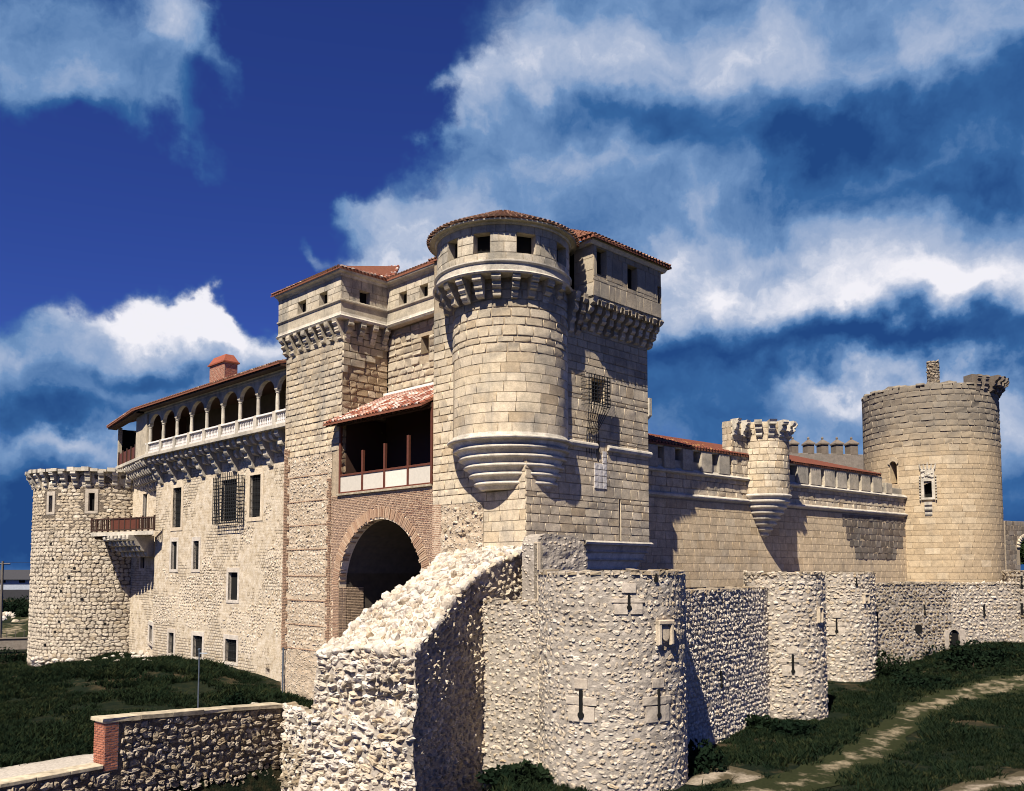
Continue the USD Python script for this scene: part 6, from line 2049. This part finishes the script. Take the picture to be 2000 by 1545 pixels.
# brick pier at its end
PI = [Path([LW0 - LWD * .02 - LWN * .66, LW0 - LWD * .02 + LWN * .04]), Path([LW0 - LWD * .02 + LWN * .05, LW0 + LWD * .5 + LWN * .05])]
pz0, pz1 = -6.98, float(ztop(0)) - .16
pr = T.part('brick_pier', prism([LW0 - LWD * .0 + LWN * .04, LW0 + LWD * .5 + LWN * .04, LW0 + LWD * .5 - LWN * .64, LW0 - LWD * .0 - LWN * .64], pz0 - .02, pz1), 'brick_joint')
rng = np.random.default_rng(152)
brs = []
for S in PI:
    zz, row = pz0, 0
    while zz < pz1 - .05:
        a = -.12 * (row % 2)
        while a < S.L - .02:
            p, q = max(a, 0), min(a + .25, S.L)
            if q - p > .05:
                brs.append(block(S, p + .008, q - .008, zz, zz + .062, .012, .02, .006, .003, .0, 2, rng))
            a += .25
        zz += .082; row += 1
T.pieces('brick', brs, 'chimney_brick', pr, cap=160)

# lit stretch that joins the road wall to the ruin
T, S, w = flat_outer('short sunlit rubble wall between the road parapet and the broken ramp', LW1 + [-.05, .1], (-7.6, 33.6), zB - .03, 153, zbot=-9.8, sw=.40, sh=.30, fill=.93, h=.12, res=.12, mat='rubble_white', name='joining_wall', thick=.6)
T.pieces('brown_stone', rubble(S, .2, S.L, -9.0, -7.0, .42, .3, .9, .17, seed=154), 'rubble_brown', w, cap=60)
# low parapet along the road
T = Thing('low_parapet', (*(LW0 - LWD * 6), -9.5), 'low road parapet with mossy stone coping in the bottom left corner', 'wall')
LP = Path([LW0 - LWD * 9, LW0 + LWD * .52])
zl = zat(LW0[1], 1497) + .06
v, f, uv = sheet(LP, 0, LP.L, -9.8, zl - .12, .16, .16, rough=.05, seed=155)
w = T.part('wall', (v, f), 'mortar_brown', uv=uv)
T.pieces('stone', rubble(LP, 0, LP.L, -9.7, zl - .14, .29, .22, 1.05, .07, seed=156), 'rubble_brown', w, cap=80)
T.part('core', box_on(LP, 0, LP.L, -9.8, zl - .13, -.5, -.08), 'mortar_brown')
for i in range(8):
    T.part('coping_slab', box_on(LP, (LP.L - .55) * i / 8 + .006, (LP.L - .55) * (i + 1) / 8 - .006, zl - .13, zl + RNG.normal(0, .006), -.62, .08, .02), 'coping', w)

# ------------------------------------------------------------------ plants
def leaves(c, rad, n, size, seed, flat=1.0):
    rng = np.random.default_rng(seed)
    d = rng.normal(0, 1, (n, 3)); d /= np.linalg.norm(d, axis=1)[:, None]
    lobes = rng.normal(0, .5, (7, 3)); lobes[:, 2] = np.abs(lobes[:, 2])
    L = lobes[rng.integers(0, 7, n)]
    p = (d * rng.uniform(.35, .62, (n, 1)) + L * .62) * rad
    p[:, 2] = np.abs(p[:, 2]) * flat
    p = p + c
    a = rng.normal(0, 1, (n, 3)); a /= np.linalg.norm(a, axis=1)[:, None]
    b = np.cross(a, rng.normal(0, 1, (n, 3))); b /= np.linalg.norm(b, axis=1)[:, None]
    s = size * rng.uniform(.6, 1.3, (n, 1))
    v = np.stack([p - a * s, p + b * s * .5, p + a * s, p - b * s * .5], 1).reshape(-1, 3)
    f = np.arange(n * 4).reshape(n, 4)
    return v, f


# ------------------------------------------------------------------ poles and far things
p = at(393, 34.6)[:2]
T = Thing('metal_post', (*p, -7), 'thin grey metal post with a short arm standing behind the stone coping', 'post')
zt = zat(p[1], 1270)
T.part('pole', bar([*p, -7.2], [*p, zt], .027, 8), 'steel_pipe')
T.part('arm', bar([*p, zt - .12], [p[0] + .32, p[1], zt - .12], .02, 6), 'steel_pipe')
T.part('cap', lathe(p, [(.06, zt), (.06, zt + .05), (.01, zt + .08)], 8), 'steel_pipe')

p = at(5, 92)[:2]
T = Thing('utility_pole', (*p, -7), 'wooden power pole at the left edge in front of a white shed', 'power pole')
zt = zat(p[1], 1096)
T.part('pole', bar([*p, -8], [*p, zt], .17, 8, .12), 'pole_wood')
T.part('cross_arm', bar([p[0] - .8, p[1], zt - .3], [p[0] + .8, p[1], zt - .3], .07, 4), 'pole_wood')
for k in (-.6, 0, .6):
    T.part('wire', bar([p[0] + k, p[1], zt - .15], [p[0] + 40, p[1] + 40, zt + 1.0], .012, 3), 'iron')

h0, h1 = at(-50, 160)[:2], at(95, 162)[:2]
T = Thing('white_shed', (*h0, -5.3), 'long low white building with a dark roof far away at the left edge', 'building')
HP = Path([h0, h1])
he, hb, hr = zat(160, 1131), -6.5, zat(164, 1113)
T.part('wall', box_on(HP, 0, HP.L, hb, he, -8, 0), 'house_white')
q = [HP.pos(u, z, o) for u, z, o in ((-.4, he - .1, .6), (HP.L + .4, he - .1, .6), (HP.L + .4, hr, -4), (-.4, hr, -4), (-.4, he - .1, -8.6), (HP.L + .4, he - .1, -8.6))]
T.part('roof', (np.array(q), np.array([(0, 1, 2, 3), (3, 2, 5, 4)])), 'house_roof')
for x in (-30, 5, 43, 80):
    a, _ = HP.hit(x - 6, 1140); b, _ = HP.hit(x + 6, 1140)
    wn = T.part('window', box_on(HP, a, b, zat(160, 1138.5), zat(160, 1133.5), -.2, .04), 'painted_dark')
T.part('plinth', box_on(HP, 0, HP.L, hb, zat(160, 1152), -.2, .08), 'house_roof')

for i, (px, y, rr) in enumerate(((-8, 130, 2.6), (14, 124, 1.8), (34, 128, 2.2), (52, 118, 1.6), (70, 126, 2.4))):
    p = at(px, y); z = float(terrain(p[0], p[1]))
    H = Thing('shrub', (p[0], p[1], z), ('dark hedge bush at the far left edge in front of the white shed', 'small dark bush beside the power pole near the white shed', 'middle dark bush in front of the white shed', 'small round bush near the end of the white shed', 'dark bush half hidden by the round corner tower')[i], 'shrub')
    H.part('foliage', leaves(np.array([p[0], p[1], z]), np.array([rr, rr * .8, rr * .8]), 700, .22, 300 + i), 'shrub_leaf')
T = Thing('wire_fence', (*on_ground(-20, 1262)[:2], -7), 'wire fence on thin posts across the earth slope at the left', 'fence')
f0, f1 = on_ground(-40, 1264), on_ground(80, 1258)
for k in range(8):
    p = f0 + (f1 - f0) * k / 7
    z = terrain(p[0], p[1])
    T.part('post', bar([p[0], p[1], z - .2], [p[0], p[1], z + 1.5], .035, 5), 'pole_wood')
for z in (.5, 1.0, 1.4):
    T.part('wire', bar([f0[0], f0[1], terrain(*f0[:2]) + z], [f1[0], f1[1], terrain(*f1[:2]) + z], .012, 3), 'iron')
T = Thing('field_wall', (*f0[:2], -7), 'low dark stone field wall below the earth slope left of the corner tower', 'wall')
FWp = Path([on_ground(-60, 1280)[:2], on_ground(70, 1276)[:2]])
T.part('wall', box_on(FWp, 0, FWp.L, -8, -6.9, -.5, 0, .04), 'ashlar_dark')
T.part('coping', box_on(FWp, 0, FWp.L, -6.91, -6.8, -.6, .1, .03), 'ashlar_dark')

rng = np.random.default_rng(320)
for k in range(26):
    q = on_ground(rng.uniform(-5, 62), rng.uniform(1176, 1215))
    r = rng.uniform(.2, .5)
    m = trimesh.creation.icosphere(1, r)
    v = np.array(m.vertices) * rng.uniform(.6, 1.2, 3) * (1 + rng.normal(0, .09, (len(m.vertices), 1))) + [q[0], q[1], terrain(q[0], q[1]) + r * .15]
    solid('rock', None, (v, np.array(m.faces)), 'rubble_white', 'pale loose rock lying on the earth slope left of the corner tower', 'rock', 'rocks on the far earth slope')
r0, r1 = at(1966, 92)[:2], at(2040, 95)[:2]
T = Thing('ruined_arch', (*r0, -7), 'ruined stone wall with an arched opening right of the round keep', 'ruin')
RA = Path([r0, r1])
z1 = RA.hit(1985, 1018)[1]
ua = RA.hit(2004, 1070)[0]
pl = Polygon([(0, -7), (RA.L, -7), (RA.L, z1), (0, z1)]).difference(Polygon([(ua - 1.1, -8), (ua - 1.1, z1 - 2.9)] + [(ua - 1.1 * math.cos(t), z1 - 2.9 + 1.1 * math.sin(t)) for t in np.linspace(0, np.pi, 13)] + [(ua + 1.1, -8)]))
w = T.part('wall', cut_panel(RA, pl, -.7, 0), 'joint')
T.pieces('stone_block', ashlar(RA, 0, RA.L, -2, z1, .5, .7, seed=160, drop=lambda u, z: abs(u - ua) < 1.5 and z < z1 - 1.5), 'ashlar_dark', w, cap=60)
vs = []
for i in range(13):
    t0, t1 = np.pi * i / 13, np.pi * (i + .9) / 13
    q = [(ua - r * math.cos(t), z1 - 2.9 + r * math.sin(t)) for r, t in ((1.1, t0), (1.1, t1), (1.6, t1), (1.6, t0))]
    vs.append((RA.pos(np.array([x[0] for x in q] * 2), np.array([x[1] for x in q] * 2), np.array([.08] * 4 + [-.3] * 4)), np.array([(3, 2, 1, 0), (0, 1, 5, 4), (1, 2, 6, 5), (2, 3, 7, 6), (3, 0, 4, 7)])))
T.pieces('arch_stone', vs, 'ashlar', w)


def shrub(px, py, rad, n, seed, label, size=.13, name='shrub', zoff=0.0):
    p = on_ground(px, py)
    p[2] = terrain(p[0], p[1]) + zoff
    T = Thing(name, p, label, 'shrub')
    T.part('stem', bar(p - [0, 0, .2], p + [0.05, 0, rad[2] * .6], .04, 5, .015), 'dark_wood')
    T.part('foliage', leaves(p, np.array(rad), n, size, seed), 'shrub_leaf')


shrub(1372, 1500, (1.0, .9, 1.0), 900, 170, 'dark shrub in the shade right beside the large near round tower')
shrub(1480, 1424, (.9, .8, .7), 800, 171, 'dark low shrub at the foot of the raking-lit rubble wall')
shrub(1555, 1432, (1.2, .8, .55), 900, 172, 'dark shrub in front of the narrow outer tower')
shrub(1725, 1322, (1.9, 1.6, 1.5), 1700, 173, 'large dark rounded bush beside the pale outer tower')
shrub(1775, 1342, (1.6, 1.3, .9), 900, 174, 'lower dark bush right of the large rounded bush')
shrub(1790, 1286, (2.4, 1.5, 1.0), 1200, 175, 'dark bush along the foot of the grey wall left of the arched door')
shrub(1930, 1290, (4.0, 1.5, .9), 1500, 176, 'long dark bush below the pale wall right of the arched door')
shrub(990, 1525, (1.3, .7, .55), 900, 177, 'dark grassy shrub at the foot of the buff wall between ramp and tower', .16)
shrub(1040, 1535, (.8, .6, .5), 500, 178, 'small dark shrub against the left foot of the large near round tower', .14)
shrub(1900, 1310, (2.0, 1.2, .7), 700, 181, 'low dark bush on the slope above the track')
shrub(30, 1292, (3.0, 2.0, 1.3), 1200, 179, 'dark bush left of the corner tower foot')
shrub(470, 1385, (.9, .8, .8), 700, 180, 'small bush with yellowish leaves behind the road parapet', .12)
p = at(2004, 100)
T = Thing('tree', (*p[:2], -6), 'dark tree behind the ruined arch at the right edge', 'tree')
zc = zat(100, 1080)
T.part('trunk', bar([p[0], p[1], -6], [p[0], p[1], zc], .25, 8, .1), 'pole_wood')
T.part('crown', leaves(np.array([p[0], p[1], zc - 1.2]), np.array([2.6, 2.0, 2.6]), 2600, .22, 182), 'tree_leaf')

# grass as one counted-by-nobody mass of tufts
def tuft(seed, n=18, h=.22, r=.28):
    rng = np.random.default_rng(seed)
    vs, fs = [], []
    for i in range(n):
        a = rng.uniform(0, 2 * np.pi); q = rng.uniform(0, r) ** 1.0
        b = np.array([q * math.cos(a), q * math.sin(a), -.03])
        lean = rng.normal(0, .11, 2)
        hh = h * rng.uniform(.5, 1.15)
        w = .022
        s = np.array([-math.sin(a + 1), math.cos(a + 1), 0]) * w
        m = b + [lean[0] * .4, lean[1] * .4, hh * .6]; t = b + [lean[0], lean[1], hh]
        k = len(vs)
        vs += [b - s, b + s, m + s * .8, m - s * .8, t]
        fs += [(k, k + 1, k + 2), (k, k + 2, k + 3), (k + 3, k + 2, k + 4)]
    return np.array(vs), np.array(fs)


def scatter(name, label, pts, seed, sc=(.6, 1.3), mat='grass_blade'):
    rng = np.random.default_rng(seed)
    pts = pts[fbm(pts * [.45, .45, 0], 3, seed + 3) + rng.normal(0, .05, len(pts)) > .38]
    gi = UsdGeom.PointInstancer.Define(stage, numbered('/World', name))
    tag(gi.GetPrim(), label, None, None, 'stuff')
    ps = []
    for k in range(4):
        v, f = tuft(seed * 10 + k)
        path = f'{gi.GetPath()}/grass_tuft' + ('' if k == 0 else f'_{k:03d}')
        define_mesh(path, v, f, mat)
        ps.append(path)
    gi.CreatePrototypesRel().SetTargets([Sdf.Path(x) for x in ps])
    n = len(pts)
    gi.CreateProtoIndicesAttr(Vt.IntArray.FromNumpy(rng.integers(0, 4, n).astype(np.int32)))
    gi.CreatePositionsAttr(Vt.Vec3fArray.FromNumpy(pts.astype(np.float32)))
    an = rng.uniform(0, 2 * np.pi, n)
    gi.CreateOrientationsAttr(Vt.QuathArray([Gf.Quath(float(math.cos(a / 2)), 0.0, 0.0, float(math.sin(a / 2))) for a in an]))
    s = rng.uniform(sc[0], sc[1], n) * (0.25 + 1.5 * fbm(pts * [.30, .30, 0], 3, seed))
    gi.CreateScalesAttr(Vt.Vec3fArray.FromNumpy(np.repeat(s[:, None], 3, 1).astype(np.float32)))


rng = np.random.default_rng(190)
RDp, TRp, TR2, TR3 = Path(rd, True), Path(trk, True), Path(trk2, True), Path(trk3, True)


def dist(P, path):
    q = path.frame(np.linspace(0, path.L, 120))[0]
    return np.sqrt(((P[:, None] - q[None]) ** 2).sum(-1)).min(1)


def in_w(P):
    d = P - C0
    return d @ DL, d @ DR


P = np.column_stack([rng.uniform(-48, -6, 42000), rng.uniform(30, 78, 42000)])
l, r = in_w(P)
s = (P - LW0) @ LWN
ok = (r < np.where(l > 41, 1.2, .4)) & (l > 4) & (s < -.9) & (dist(P, RDp) > 1.7) & (np.hypot(*(P - CTc).T) > 6.9) & (P[:, 0] / P[:, 1] > -.66)
P = P[ok]
scatter('grass', 'dark long grass on the bank between the road and the palace wing', np.column_stack([P, terrain(P[:, 0], P[:, 1])]), 19, (.8, 1.7))
P = np.column_stack([rng.uniform(-3, 48, 60000), rng.uniform(26, 72, 60000)])
out = [np.array(q, float) for q in ((5.75, 34.1), (13.6, 44.7), tuple(B3c), tuple(at(1856, 60.2)[:2]), tuple(at(2100, 63)[:2]))]
ow = np.interp(P[:, 0], [q[0] for q in out], [q[1] for q in out])
ok = (P[:, 1] < np.where(P[:, 0] < 5.75, 31.5 + np.abs(P[:, 0] - 3.7) * .6, ow - .1)) & (dist(P, TRp) > 1.2 + rng.uniform(-.5, .4, len(P))) & (dist(P, TR2) > .8) & (dist(P, TR3) > .7) & (P[:, 0] / P[:, 1] < .66)
for c, rr in ((B1c, 2.7), (B2c, 2.0), (B3c, 2.1)):
    ok &= np.hypot(*(P - c).T) > rr
P = P[ok]
scatter('grass', 'dark grass on the slope below the outer wall at the right', np.column_stack([P, terrain(P[:, 0], P[:, 1])]), 20, (.6, 1.3))
P = np.column_stack([rng.uniform(-9, 1.5, 5000), rng.uniform(27, 34, 5000)])
ok = (P[:, 0] > -3.2)
P = P[ok]
scatter('grass', 'dark grass at the foot of the buff wall in the shade of the ramp', np.column_stack([P, terrain(P[:, 0], P[:, 1])]), 22, (.6, 1.3))
